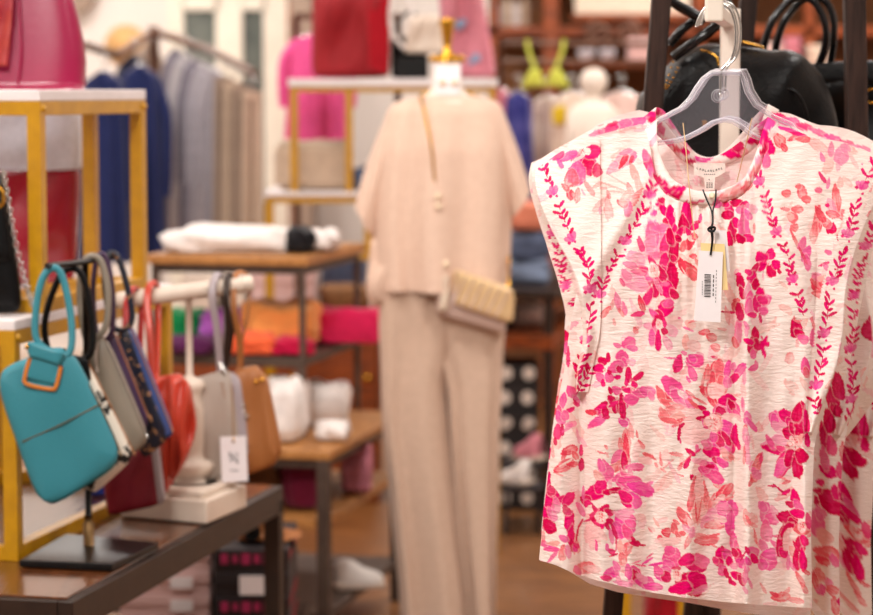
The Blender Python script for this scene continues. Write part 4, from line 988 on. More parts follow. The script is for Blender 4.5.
def blouse(label, xf, dy, cv, dens, wrong, group='floral blouses on the rack', neck_shift=0.0):
    pad = 0.0 if dens >= 1 else 0.0
    def W(x, y, d):                          # cloth coordinates -> world, then keep cloth coordinates for the print
        X, Y = xf(x, y)
        return UV(X, Y, BY + dy + d)
    root = thing('blouse', label, 'blouse', W(708., 130., .05), group)
    # front panel
    nu, nv = int(285 * dens), int(480 * dens)
    s, t = np.meshgrid(np.linspace(0, 1, nu), np.linspace(0, 1, nv), indexing='ij')
    x = XL(137 + 0 * t) * (1 - s) + XR(137 + 0 * t) * s
    y = 137 + t * 450
    for _ in range(12):
        y = TOP(x) * (1 - t) + HEM(x) * t
        x = XL(y) * (1 - s) + XR(y) * s
    P = W(x, y, depth(x, y))
    o = MB().grid(P, C=cv.sample(*(xf(x, y) if cv is not can else (x, y)))).build('front_panel', M_print, root)
    # back panel, wrong side towards us
    nb, mv = 130, 170
    s, t = np.meshgrid(np.linspace(0, 1, nb), np.linspace(0, 1, mv), indexing='ij')
    TB = curve([(590, 137), (640, 124), (660, 128), (668, 143), (680, 157), (694, 165), (704, 168), (716, 166), (730, 161), (745, 151), (757, 135), (764, 122), (822, 140)])
    x = 600 + 220 * s; y = 137 + 450 * t
    for _ in range(12):
        y = TB(x) * (1 - t) + HEMB(x) * t
        x = (XL(y) + 1.5) * (1 - s) + (XR(y) - 1.5) * s
    un = (x - 708) / 172
    db = 0.035 + 0.055 * np.sqrt(np.clip(1 - un * un * .95, 0, 1)) + 0.004 * np.sin(x / 10)
    c = wrong.sample(x, y)
    MB().grid(W(x, y, db), C=c * .42 + CLOTH * .52).build('back_panel', M_print, root)
    # neckband: a closed ring, front dips lower than the back
    fo = smooth([(645, 131), (648, 150), (653, 172), (661, 189), (676, 200.5), (694, 205), (712, 205.5), (738, 198), (751, 187), (759, 173), (765, 158), (772, 138), (779, 124)])
    fi = smooth([(657, 120), (657, 138), (660, 155), (666, 169), (675, 181), (694, 190), (711, 191.5), (727, 188), (743, 179), (751, 165), (757, 150), (762, 133), (768, 117)])
    bo = smooth([(779, 124), (766, 136), (750, 152), (731, 163), (716, 168), (704, 169.5), (693, 167), (680, 158.5), (667, 145), (656, 134), (645, 131)])
    bi = smooth([(768, 117), (756, 126), (742, 140), (728, 150.5), (715, 157), (704, 158), (694, 155), (684, 146), (673, 133), (664, 122), (657, 120)])
    K = 110
    tt_ = np.linspace(0, 1, K)
    def ring(A, B, dfun, w=7):
        ax, ay = pts2(A, tt_); bx, by = pts2(B, tt_)
        q = np.linspace(0, 1, w)[None, :]
        x = ax[:, None] * (1 - q) + bx[:, None] * q; y = ay[:, None] * (1 - q) + by[:, None] * q
        d = dfun(tt_)[:, None] - 0.004 * np.sin(PI * q)
        return x, y, d
    x, y, d = ring(fo, fi, lambda t: 0.035 - 0.058 * np.sin(PI * t) ** .7)
    nb_ = MB().grid(W(x, y, d), C=cv.sample(*(xf(x, y) if cv is not can else (x, y))))
    x, y, d = ring(bo, bi, lambda t: 0.035 + 0.05 * np.sin(PI * t) ** .7)
    nb_.grid(W(x, y, d), C=cv.sample(x, y))
    nb_.build('neckband', M_print, root, solid=0.0008)
    # cap sleeves: outer half over the body edge, edge rolled back to the rear half
    for side, outer, seam, rear in (
        (0, [(535, 170), (535, 182), (539, 199), (547, 219), (558, 241), (569, 260), (579, 284), (585, 308), (588, 335), (585, 352), (579, 372), (577, 392)],
         [(600, 136), (600, 170), (601, 220), (601, 262), (601, 300), (600, 330), (596, 352), (592, 372), (588, 392)],
         [(534, 168), (532, 184), (535, 203), (541, 225), (548, 250), (556, 275), (563, 300), (568, 325), (569, 345), (568, 368), (572, 396)]),
        (1, [(880, 158), (886, 182), (876, 200), (868, 216), (860, 236), (853, 256), (847, 280), (844, 300), (842, 335), (834, 372), (822, 404), (812, 432)],
         [(818, 139), (819, 170), (818, 220), (817, 262), (816, 300), (813, 340), (810, 380), (807, 432)],
         [(881, 156), (890, 182), (884, 210), (875, 240), (866, 280), (858, 320), (850, 360), (838, 400), (812, 442)])):
        ns, nt_ = int(70 * dens) + 8, int(260 * dens)
        t = np.linspace(0, 1, nt_)
        oc, sc_, rc = smooth(outer), smooth(seam), smooth(rear)
        ox, oy = pts2(oc, t); sx_, sy_ = pts2(sc_, t); rx, ry = pts2(rc, t)
        q = np.linspace(0, 1, ns)[:, None]
        bow = np.sin(PI * q) * 5.0 * np.exp(-t * 9)[None, :]
        x = sx_ * (1 - q) + ox * q; y = sy_ * (1 - q) + oy * q - bow
        body = depth(np.clip(x, 560, 825), y)
        lift = -0.0045 - 0.014 * ss(q) * ss((t[None, :] - .1) / .5) + 0.045 * q ** 2 * np.exp(-t * 4.5)[None, :]
        lift = lift + 0.004 * np.sin(PI * q) * np.sin(t * 9 + q * 3)
        d = body + lift
        mb = MB()
        # edge roll
        k = 9
        r = np.linspace(0, 1, k)[1:, None]
        xe = x[-1] * (1 - r) + rx * r; ye = y[-1] * (1 - r) + ry * r
        de = d[-1] + r * 0.055 + 0.006 * np.sin(PI * r)
        Xa = np.concatenate([x, xe]); Ya = np.concatenate([y, ye]); Da = np.concatenate([d, de])
        cc = cv.sample(*(xf(x, y) if cv is not can else (x, y)))
        ce = (can2 if cv is can else can).sample(xe, ye)
        C = np.concatenate([cc, ce])
        P = W(Xa, Ya, Da)
        mb.grid(P, C=C)
        # rear half of the sleeve
        q = np.linspace(0, 1, 16)[:, None]
        ix = sx_; iy = sy_
        xr = rx * (1 - q) + ix * q; yr = ry * (1 - q) + iy * q
        dr_ = de[-1] + 0.012 * np.sin(PI * q) + q * 0.02
        mb.grid(W(xr, yr, dr_ + 0 * xr), C=wrong.sample(xr, yr) * .5 + CLOTH * .45)
        mb.build('sleeve', M_print, root)
    return root


b1 = blouse('front floral blouse in white and magenta with brand label and swing tag at neck', lambda x, y: (x, y), 0.0, can, 1.3, can2)


def xf2(x, y):
    x = np.asarray(x, float); y = np.asarray(y, float)
    k = np.where(x < 708, 1.015 - .045 * ss((y - 300) / 100), 1.0 + 0.27 * ss((y - 170) / 230))
    return 708 + (x - 708) * k - 3 * ss((y - 160) / 80) * (x < 708), 115.5 + 11 * ss((625 - x) / 60) * (1 - ss((y - 150) / 120)) + 15 * gs(x - 712, 36) * (1 - ss((y - 150) / 80)) + (y - 130) * (0.972 + 0.085 * ss((x - 770) / 40))


def xf3(x, y):
    x = np.asarray(x, float); y = np.asarray(y, float)
    k = np.where(x < 708, 0.97, 1.02 + 0.56 * ss((y - 150) / 230))
    return 708 + (x - 708) * k, 118 + 11 * ss((625 - x) / 60) * (1 - ss((y - 150) / 120)) + 16 * gs(x - 712, 38) * (1 - ss((y - 150) / 80)) + (y - 130) * (0.955 + 0.1 * ss((x - 770) / 40))


b2 = blouse('second floral blouse right behind the front one, its right side showing', xf2, 0.19, can2, 0.9, can)
b3 = blouse('rearmost floral blouse, shaded, showing at the right edge behind the others', xf3, 0.34, can, 0.8, can2)

# parts of the front blouse: woven brand label, size label, button, hanger loops
M_label = mat('woven_label', (246, 238, 226), 0.7, 0, 'fabric', None, 200, 0.1)
M_print_ink = M_ink
LBY = BY + 0.072
lb = MB()
q = [U(693.5, 163, LBY), U(725, 163, LBY), U(725.5, 172, LBY), U(716.5, 177, LBY), U(704, 177.5, LBY), U(694, 174.5, LBY)]
lb.prism(q[::-1], (0, 0.0006, 0))
lab = lb.build('brand_label', M_label, b1, smooth=False)
lt = MB()
for i in range(10):
    x = 697.5 + i * 2.7; y = 168.2 + 2.6 * math.sin(PI * i / 9)
    yy = LBY - .0005
    if i % 3 == 0:
        stroke(lt, x - .5, y - 1, x - .5, y + 1, 0.0006, yy, .0002); stroke(lt, x - .5, y + 1, x + .6, y + 1, 0.0006, yy, .0002)
    elif i % 3 == 1:
        stroke(lt, x - .6, y + 1, x, y - 1, 0.0006, yy, .0002); stroke(lt, x, y - 1, x + .6, y + 1, 0.0006, yy, .0002)
    else:
        stroke(lt, x - .6, y - 1, x - .6, y + 1, 0.0006, yy, .0002); stroke(lt, x + .5, y - 1, x + .5, y + 1, 0.0006, yy, .0002)
for i in range(6):
    stroke(lt, 704 + i * 2, 174.2, 705.3 + i * 2, 174.1, 0.0008, LBY - .0005, .0002)
lt.build('lettering', M_ink, lab, smooth=False)
sb_ = MB(); sb_.prism([U(704, 177, LBY - .001), U(715, 177, LBY - .001), U(714.5, 190, LBY - .001), U(705, 190, LBY - .001)][::-1], (0, 0.0006, 0))
szl = sb_.build('size_label', M_label, b1, smooth=False)
lt = MB(); stroke(lt, 709.2, 178.8, 709.2, 180.2, 0.0009, LBY - .0015, .0002)
for i in range(4):
    for j in range(3):
        stroke(lt, 706.4 + j * 2.3, 183 + i * 1.5, 708 + j * 2.3, 183 + i * 1.5, 0.0008, LBY - .0015, .0002)
lt.build('lettering', M_ink, szl, smooth=False)
M_button = mat('pearl_button', (240, 226, 196), 0.25, 0, 'noise', (230, 214, 180), 60)
MB().lathe(U(712, 195.5, BY - .033), [(0, .0015), (.003, .002), (.0042, .001), (.0042, -.001)], 16, axis=(0, -1, 0)).build('button', M_button, b1)
M_loop = mat('beige_ribbon', (214, 178, 130), 0.6, 0, 'noise', (204, 168, 120), 60)
MB().tube([U(683, 123, BY + .02), U(686, 150, BY - .01), U(689, 185, BY - .032), U(692, 215, BY - .036), U(695, 238, BY - .036)], 0.0007, 6, res=6).build('hanger_loop', M_loop, b1)
MB().tube([U(752, 118, BY + .03), U(747, 140, BY + .04), U(741, 165, BY + .06), U(737, 182, BY + .07)], 0.0007, 6, res=6).build('hanger_loop', M_loop, b1)

# swing tags hanging at the neck of the front blouse
TY = BY - 0.062
tg_ = thing('swing_tag', 'white barcode swing tag on black cord at the neck of the front blouse', 'price tag', U(708, 321, TY))
MB().prism([U(699, 250.5, TY), U(723, 252, TY), U(720.5, 322.5, TY), U(694, 320.6, TY)][::-1], (0, 0.0008, 0)).build('card', M_paper, tg_, smooth=False)
M_cream = mat('cream_card', (250, 222, 160), 0.6, 0, 'noise', (244, 214, 150), 20)
c2 = MB().prism([U(700.5, 243, TY + .004), U(724.5, 244, TY + .004), U(728, 290, TY + .004), U(704, 290, TY + .004)][::-1], (0, 0.0008, 0)).build('inner_card', M_cream, tg_, smooth=False)
c2['label'] = 'cream card behind the white one'
c3 = MB().prism([U(714, 230, TY + .008), U(726.5, 230.5, TY + .008), U(730, 271, TY + .008), U(717, 272, TY + .008)][::-1], (0, 0.0008, 0)).build('spare_button_envelope', M_paper, tg_, smooth=False)
bc = MB(); yy = TY - .0006
for i, wd in enumerate([1.3, .6, .9, .5, 1.4, .6, .5, 1.2, .8, .5, 1.3, .6, .9, .5, 1.2]):
    y0 = 274.5 + i * 1.55
    stroke(bc, 704.5 - i * .03, y0, 711 - i * .03, y0 + .4, wd * 0.0009, yy, .0003)
bc.build('barcode', M_ink, tg_, smooth=False)
tx = MB()
for i in range(9):
    stroke(tx, 702.3, 281 + i * 1.6, 702.2, 282 + i * 1.6, 0.0006, yy, .0002)
for i in range(5):
    stroke(tx, 713.6 - i * .1, 275 + i * 4.5, 713.5 - i * .1, 278 + i * 4.5, 0.0012, yy, .0002)
for i in range(10):
    stroke(tx, 716.5 - i * .1, 270 + i * 3.4, 716.4 - i * .1, 272 + i * 3.4, 0.0006, yy, .0002)
tx.build('lettering', M_ink, tg_, smooth=False)
cd_ = MB().tube([U(703, 190, BY - .03), U(706, 198, TY + .02), U(711.5, 211, TY + .012), U(712.5, 222, TY + .006), U(711, 229, TY + .001), U(712, 240, TY - .002), U(710.3, 255, TY - .001)], 0.0011, 8, res=6)
cd_.tube([U(716, 190, BY - .03), U(715.5, 200, TY + .02), U(713, 211, TY + .012), U(713, 222, TY + .005), U(712, 229, TY), U(713, 238, TY - .002), U(710.8, 255, TY - .001)], 0.0011, 8, res=6)
cd_.tube([U(708.5, 229, TY), U(711, 227, TY - .004), U(715, 228, TY - .002), U(713, 231.5, TY - .004), U(709.5, 231, TY - .002)], 0.0018, 8, closed=True, res=4)
cd_.build('cord', M_black, tg_)
# ------------------------------------------------------------------ dark wood A-frame that carries the blouses
M_frame = mat('dark_stained_wood', (58, 40, 33), 0.5, 0, 'wood', (36, 24, 20), 7, 0.2, stretch=(22, 22, 1.5), spec=0.2)
M_cream_arm = mat('cream_painted_metal', (226, 214, 200), 0.45, 0, 'noise', (218, 206, 192), 20)
M_clear = mat('clear_plastic', (246, 244, 246), 0.06, 0, alpha=0.015)
M_clear.node_tree.nodes['Principled BSDF'].inputs['Specular IOR Level'].default_value = 0.9

M_rim = mat('clear_plastic_rim', (250, 246, 250), 0.1, 0, alpha=0.11)
FY = 3.80
rack = thing('display_rack', 'dark wood A-frame rack with cream arm holding the blouses', 'clothes rack', [U(760, 300, FY)[0], FY + .15, 0])


def floor_leg(p, q):
    """extend the line p-q (upper, lower) down to the floor"""
    d = q - p; s = (0.0 - p[2]) / d[2]
    return p + d * s


def rail_leg(x0, y0, x1, y1, Yt, Yb, w, name='leg'):
    a = U(x0, y0, Yt); b = U(x1, y1, Yb); b = floor_leg(a, b); b[2] = 0.0
    return MB().bar(a, b, w, 0.028, up=np.array([0, 1.0, 0])).build(name, M_frame, rack, smooth=False, bevel=0.002)


rail_leg(666, -60, 613.5, 600, FY, FY - .02, 0.030)
rail_leg(853, -60, 862, 420, FY, FY - .02, 0.033)
rail_leg(754, -60, 692, 612, FY + .42, FY + .42, 0.030)
rail_leg(905, -60, 925, 420, FY + .42, FY + .42, 0.030)
MB().bar(U(662, -20, FY + .0), U(857, -20, FY + .0), 0.026, 0.03).build('cross_bar', M_frame, rack, smooth=False, bevel=0.002)
MB().bar(U(720, 612, FY + .44), U(684, 612, FY + .44), 0.03, 0.05).build('lower_cross_bar', M_frame, rack, smooth=False, bevel=0.002)
shz = U(700, 172, FY + .2)[2]
a = U(650, 172, FY + .2)[0]; b = U(880, 172, FY + .2)[0]
MB().box(((a + b) / 2, FY + .22, shz - .012), (b - a, 0.36, 0.024)).build('shelf', M_frame, rack, smooth=False, bevel=0.002)
zarm = U(715, 12, 3.3)[2]
up = MB(); ux = U(729.5, 100, FY - .03)[0]
up.box((ux, FY - .03, (zarm + .02 + shz) / 2), (0.030, 0.02, zarm + .02 - shz))
up.build('upright', M_cream_arm, rack, smooth=False, bevel=0.002)
p0 = np.array([U(714, 12, 3.14)[0], 3.14, zarm - .004]); p1 = np.array([ux - .004, FY - .03, zarm])
MB().bar(p0, p1, 0.019, 0.017).build('arm', M_cream_arm, rack, smooth=False, bevel=0.002)
c, s = pxbox(705.5, 724, -16, 22, 3.125, 0.014)
MB().box(c, s).build('arm_end', M_cream_arm, rack, smooth=False, bevel=0.003)

# ------------------------------------------------------------------ clear hangers on the arm
def hanger(label, ox, oy, Y, k=1.0):
    h = thing('clothes_hanger', label, 'hanger', U(722 + ox, 134 + oy, Y), 'clear hangers of the blouses')
    out = [(711, 70), (741, 70), (744, 78), (747, 89), (755, 102), (774, 114), (791, 121), (803, 136), (824, 148), (822, 153), (808, 143), (785, 138), (768, 138), (754, 133), (742, 124), (733, 118.5), (724, 117), (712, 120), (698, 129), (684, 136), (668, 139), (652, 141), (630, 150), (608, 157), (604, 152), (612, 147), (642, 136), (650, 124), (661, 116), (680, 106), (690, 96), (696, 86), (703, 76)]
    P = [U(x + ox, y + oy, Y) for x, y in out]
    hub = MB().prism(np.array(P)[::-1], (0, 0.003, 0)).build('body', M_clear, h, smooth=False)
    rim = MB().tube(np.array(P) + [0, .0015, 0], 0.0034, 8, closed=True)
    rim.build('rim', M_rim, h)
    rg = MB(); an = np.linspace(0, 2 * PI, 20, endpoint=False)
    cc = U(718 + ox, 93 + oy, Y)
    rg.tube([cc + .0075 * np.array([math.cos(a), 0, math.sin(a)]) for a in an], 0.0018, 8, closed=True)
    rg.build('ring', M_clear, h)
    hk = [(720, 92, 0), (721, 72, 0), (723, 65, 0), (731, 56, 0), (735, 42, 0), (735, 22, 0), (730, 7, 0), (722, 1, 0), (712, 0, 0), (704, 6, 0), (698, 17, 0), (696, 24, 0)]
    MB().tube([U(x + ox, y + oy, Y + .0015) for x, y, _ in hk], 0.0017, 10, res=6).build('hook', M_silver, h)
    return h


hanger('clear plastic hanger inside the front floral blouse', 0, 3, BY + .035)
hanger('clear plastic hanger of the second floral blouse, hook just behind the front one', 5, 1, BY + .035 + .19)
hanger('clear plastic hanger of the rearmost floral blouse', 2, 2, BY + .035 + .34)

# ------------------------------------------------------------------ black leather bags behind
M_blk_h = mat('black_patent_handle', (12, 11, 12), 0.22, 0, 'leather', None, 210, 0.06, spec=0.5)
BGY = FY + .17
bag = thing('handbag', 'large black leather satchel with gold studs between the dark posts', 'handbag', [U(735, 170, BGY)[0], BGY, shz])
ol = [(637, 166), (636, 120), (640, 96), (652, 84), (664, 70), (676, 58), (690, 49), (710, 44), (740, 47), (770, 50), (792, 51), (808, 62), (821, 78), (830, 100), (836, 128), (838, 166)]
ol = spline(np.array([(a, b, 0) for a, b in ol], float), 4)[:, :2]
zb_ = U(735, 100, BGY)
mb = MB(); rows = []
n = 15
cxo = np.array([735, 120.0])
for i, q in enumerate(np.linspace(-1, 1, n)):
    kk = (1 - abs(q) ** 3.2) ** 0.5 if abs(q) < 1 else 0.0
    kk = 0.55 + 0.45 * kk
    dd = q * 0.095
    pp = cxo + (ol - cxo) * [kk, kk] + [0, (1 - kk) * 46]
    row = [U(x, min(y, 166), BGY) * [1, 0, 1] + [0, BGY + dd + .012 * math.sin(x / 17 + y / 23) * (abs(q) > .5), 0] for x, y in pp]
    for r_ in row: r_[2] = max(r_[2], shz + .001)
    rows.append(row)
mb.grid(np.array(rows))
m_ = len(ol)
mb.f.append(tuple(range(m_))); mb.f.append(tuple(range((n - 1) * m_, n * m_))[::-1])
mb.build('body', M_blk_l, bag)
fB = BGY - .085
MB().tube([U(790, 53, fB + .06), U(772, 82, fB - .006), U(748, 106, fB - .012), U(738, 132, fB - .01)], 0.004, 8, res=6).build('seam', M_blk_l, bag)
MB().tube([U(772, 84, fB - .004), U(795, 92, fB - .008), U(806, 112, fB - .006), U(809, 140, fB)], 0.003, 8, res=6).build('seam', M_blk_l, bag)
zt_ = MB(); pz_ = [U(742, 42, fB + .05), U(752, 44, fB + .045), U(764, 48, fB + .04)]
zt_.tube(pz_, 0.0022, 8, res=5); zt_.build('zip', M_goldm, bag)
for pth in ([(673, 62), (668, 78), (665, 88)], [(678, 68), (672, 80), (667, 88)]):
    c_ = spline(np.array([(a, b, 0) for a, b in pth], float), 5)
    tk = MB()
    for x, y, _ in c_[::2]:
        tk.lathe(U(x, y, fB - .004), [(0, .003), (.0016, .0024), (.002, 0)], 8, axis=(0, -1, 0))
    tk.build('stud_row', M_goldm, bag)
MB().tube([U(701, 50, fB + .02), U(709, 52, fB - .002), U(717, 58, fB - .008), U(719, 66, fB - .01)], 0.002, 8, res=5).build('metal_plate', M_goldm, bag)
MB().box(U(704.5, 124, fB - .016), (0.008, 0.003, 0.012)).build('charm', M_goldm, bag, smooth=False, bevel=.001)
hd = MB().tube([U(674, 57, fB + .02), U(690, 45, fB + .005), U(707, 33, fB), U(722, 20, fB + .01), U(728, 6, fB + .03), U(716, -14, fB + .05), U(690, -16, fB + .05), U(668, -6, fB + .04), U(676, 4, fB + .035), U(692, 13, fB + .03), U(705, 21, fB + .03)], 0.0085, 12, res=8)
hd.build('handle', M_blk_h, bag)
MB().tube([U(670, 44, fB + .07), U(680, 32, fB + .06), U(692, 22, fB + .06), U(706, 12, fB + .07)], 0.0075, 12, res=8).build('handle', M_blk_h, bag)

B2Y = FY + .36
bag2 = thing('handbag', 'black leather bag with round loop handles at the right edge behind post', 'handbag', [U(820, 170, B2Y)[0], B2Y, shz])
P = [U(772, 70, B2Y), U(902, 62, B2Y), U(910, 150, B2Y), U(768, 150, B2Y)]
lo = proj([P[3][0], B2Y, shz + .002])[1]
P[2] = U(910, lo, B2Y); P[3] = U(768, lo, B2Y)
MB().pillow(*P, 0.075, e=0.3, wr=.25, seed=40).build('body', M_blk_l, bag2)
MB().pillow(U(800, 64, B2Y - .04), U(890, 60, B2Y - .04), U(892, 84, B2Y - .045), U(798, 84, B2Y - .045), 0.02, e=.3).build('flap', M_blk_l, bag2)
for dx, dy_ in ((0, 0), (12, .03)):
    MB().tube([U(764 + dx, 62, B2Y - .02 + dy_), U(764 + dx, 46, B2Y - .05 + dy_), U(772 + dx, 22, B2Y - .06 + dy_), U(786 + dx, 4, B2Y - .06 + dy_), U(800 + dx, -3, B2Y - .06 + dy_), U(814 + dx, 2, B2Y - .06 + dy_), U(824 + dx * .8, 20, B2Y - .06 + dy_), U(826 + dx * .6, 42, B2Y - .05 + dy_), U(818 + dx, 66, B2Y - .02 + dy_)], 0.0065, 12, res=8).build('handle', M_blk_h, bag2)
an = np.linspace(0, 2 * PI, 16, endpoint=False)
cc = U(872, 96, B2Y - .06)
MB().tube([cc + .012 * np.array([math.cos(a), 0, math.sin(a)]) for a in an], 0.002, 8, closed=True).build('ring', M_goldm, bag2)
# ------------------------------------------------------------------ materials for the back of the shop
M_top = fabric('beige_knit', (228, 198, 178), (222, 191, 171), 60, 0.1)
M_pant = fabric('oatmeal_knit', (208, 180, 160), (200, 172, 152), 60, 0.1)
M_skin = mat('mannequin_cream', (240, 226, 212), 0.55, 0, 'noise', (232, 217, 202), 8)
M_champ = mat('champagne_quilted_leather', (226, 192, 144), 0.35, 0.25, 'leather', None, 200, 0.1)
M_bagside = mat('blush_leather', (204, 176, 164), 0.45, 0, 'leather', None, 200, 0.1)
C = {k: fabric('cloth_' + k, rgb) for k, rgb in {
    'navy': (34, 44, 92), 'dark_navy': (24, 28, 56), 'grey': (134, 128, 140), 'light_grey': (176, 170, 178), 'beige': (196, 172, 150),
    'taupe': (160, 138, 122), 'white': (244, 236, 232), 'orange': (255, 168, 92), 'coral': (248, 106, 62), 'crimson': (200, 12, 66), 'rose': (234, 40, 98),
    'purple': (92, 34, 84), 'lilac': (178, 96, 190), 'green': (20, 150, 84), 'dark_green': (40, 66, 54), 'pink': (240, 92, 158), 'dusty_pink': (216, 134, 148),
    'pale_pink': (240, 208, 198), 'denim': (136, 152, 180), 'dark_denim': (92, 104, 132), 'black': (22, 20, 24), 'lime': (206, 210, 86), 'yellow': (224, 190, 44),
    'red': (172, 18, 34), 'cream': (236, 218, 196), 'brown': (112, 72, 44), 'blue': (30, 40, 130), 'peach': (244, 150, 120), 'maroon': (110, 20, 50), 'silver': (188, 182, 186)}.items()}
M_redbag = mat('red_woven_tote', (158, 14, 28), 0.75, 0, 'noise', (142, 10, 22), 60, 0.2)
M_wood = mat('cherry_wood', (160, 74, 18), 0.45, 0, 'wood', (104, 44, 8), 6, 0.1, stretch=(2, 8, 8))
M_wick = mat('wicker', (150, 102, 56), 0.8, 0, 'noise', (104, 66, 34), 60, 0.5)
M_boxp = mat('pink_cardboard', (226, 190, 186), 0.7, 0, 'noise', (218, 180, 176), 10)
M_boxl = mat('lilac_cardboard', (196, 164, 200), 0.7, 0, 'noise', (188, 154, 192), 10)
M_boxk = mat('black_cardboard', (36, 28, 32), 0.6, 0, 'noise', (30, 22, 26), 10)
M_pinkink = mat('pink_ink', (170, 36, 88), 0.6, 0, 'noise', (160, 30, 80), 40)
M_redink = mat('red_ink', (150, 26, 44), 0.6, 0, 'noise', (140, 20, 38), 40)
M_iron = mat('bronze_iron', (120, 84, 66), 0.5, 0.4, 'noise', (96, 64, 50), 30)
M_legm = mat('brown_steel', (92, 76, 66), 0.45, 0.4, 'noise', (78, 62, 54), 30)


# ------------------------------------------------------------------ mannequin
MY = 6.1
mz = MY / 2400.0
man = thing('mannequin', 'headless mannequin in beige boxy top and wide oatmeal trousers', 'mannequin', [U(445, 300, MY)[0], MY, 0])
mx = U(447, 300, MY)[0]


def tube_px(rows, Y, dep, n=48, wave=0.0, k=7, sq=0.75, ph=0.0, dsh=None):
    """closed cloth tube from rows (y, xl, xr); dep = half depth in metres per row or a number"""
    R = []
    an = np.linspace(0, 2 * PI, n, endpoint=False)
    for i, (y, xl, xr) in enumerate(rows):
        a = U(xl, y, Y); b = U(xr, y, Y)
        dp = dep[i] if hasattr(dep, '__len__') else dep
        w = wave * i / max(1, len(rows) - 1)
        f = 1 + w * np.cos(k * an + ph) + .5 * w * np.cos((k + 4) * an + 2 * ph)
        c_ = np.sign(np.cos(an)) * abs(np.cos(an)) ** sq; s_ = np.sign(np.sin(an)) * abs(np.sin(an)) ** sq
        off = 0 if dsh is None else dsh[i]
        R.append(np.stack([(a[0] + b[0]) / 2 + (b[0] - a[0]) / 2 * c_, Y + off + dp * s_ * f, 0 * an + (a[2] + b[2]) / 2], -1))
    return np.array(R)


def dens(rows, m=5):
    r = np.array(rows, float)
    return spline(r, m)


# body: neck, shoulders and feet in one piece
MB().lathe([mx, MY, 0], [(.034, U(0, 62, MY)[2]), (.035, U(0, 74, MY)[2]), (.038, U(0, 86, MY)[2]), (.05, U(0, 94, MY)[2]), (.095, U(0, 101, MY)[2]), (.1, U(0, 112, MY)[2])][::-1], 28, sq=.85).build('neck', M_skin, man)
zc = U(0, 62, MY)[2]
MB().lathe([mx, MY, zc], [(.044, 0), (.046, .004), (.046, .012), (.042, .016), (.02, .018)], 28, sq=.85).build('neck_cap', M_goldm, man)
MB().lathe([mx, MY, zc + .016], [(.018, 0), (.020, .006), (.010, .012), (.011, .03), (.015, .06), (.020, .085), (.020, .09), (.010, .094)], 20).build('finial', M_goldm, man)
rows = dens([(96, 421, 473), (98, 410, 486), (102, 397, 497), (110, 388, 503), (125, 383, 507), (150, 378, 511), (180, 375, 512), (210, 373, 512), (240, 373, 511), (265, 375, 510), (288, 377, 509)])
dp = np.interp(rows[:, 0], [96, 100, 112, 150, 200, 288], [.055, .075, .095, .12, .128, .138])
mb = MB().grid(tube_px(rows, MY, dp, 96, .15, 8, .8, .6), cv=True)
top = mb.build('boxy_top', M_top, man)
# sleeves of the top
def lerp2(a, b, t): return (a[0] + (b[0] - a[0]) * t, a[1] + (b[1] - a[1]) * t)
for outer, inner in (([(399, 101), (388, 112), (378, 135), (368, 160), (360, 184), (355, 206)], [(404, 128), (398, 150), (392, 175), (387, 200), (380, 222), (375, 240)]),
                     ([(494, 100), (503, 110), (511, 130), (519, 152), (526, 174), (531, 191)], [(488, 128), (493, 148), (498, 170), (503, 190), (508, 206), (511, 219)])):
    an = np.linspace(0, 2 * PI, 28, endpoint=False); R = []
    for t in np.linspace(0, 1, 14):
        o = pts2(outer, np.array([t])); i_ = pts2(inner, np.array([t]))
        A = U(o[0][0], o[1][0], MY); B = U(i_[0][0], i_[1][0], MY)
        dpt = .065 + .01 * t
        R.append(np.stack([(A[0] + B[0]) / 2 + (A[0] - B[0]) / 2 * np.cos(an), MY + dpt * np.sin(an) * (1 + .08 * t * np.cos(5 * an)), (A[2] + B[2]) / 2 + (A[2] - B[2]) / 2 * np.cos(an)], -1))
    MB().grid(np.array(R), cv=True).build('sleeve', M_top, top)
# side tail of the top, longer at the left
MB().pillow(U(373, 235, MY + .0), U(402, 240, MY - .08), U(394, 300, MY - .09), U(374, 309, MY - .02), .06, e=.3, wr=.3).build('side_tail', M_top, top)
# trousers
hip = dens([(274, 382, 507), (284, 381.5, 507), (298, 381, 507)])
tr = MB().grid(tube_px(hip, MY, .094, 60, .0, 9, .62, .3), cv=True).build('trousers', M_pant, man)
yb_ = proj([mx, MY, 0.015])[1]
ll = dens([(276, 380, 468), (300, 379, 466), (330, 379, 460), (355, 380.5, 453), (385, 381, 446), (420, 382, 448), (460, 386, 452), (500, 390, 457), (540, 394, 462), (580, 398, 468), (yb_, 402, 474)])
rl = dens([(276, 420, 508), (300, 422, 507), (330, 428, 505), (355, 436, 503), (385, 445, 502), (420, 448, 500), (460, 451, 499), (500, 455, 498), (540, 459, 497), (580, 465, 496), (yb_, 471, 495)])
MB().grid(tube_px(ll, MY - .004, .092, 72, .2, 6, .62, 1.2), cv=True).build('trouser_leg', M_pant, tr)
MB().grid(tube_px(rl, MY, .092, 72, .2, 6, .62, 2.6), cv=True).build('trouser_leg', M_pant, tr)
MB().tube([U(423, 284, MY - .105), U(424, 300, MY - .11), U(424, 318, MY - .108)], .003, res=4).build('drawstring', M_pant, tr)
MB().lathe([mx, MY, 0], [(.15, 0), (.15, .01), (.02, .014)], 32).build('base_plate', M_legm, man)
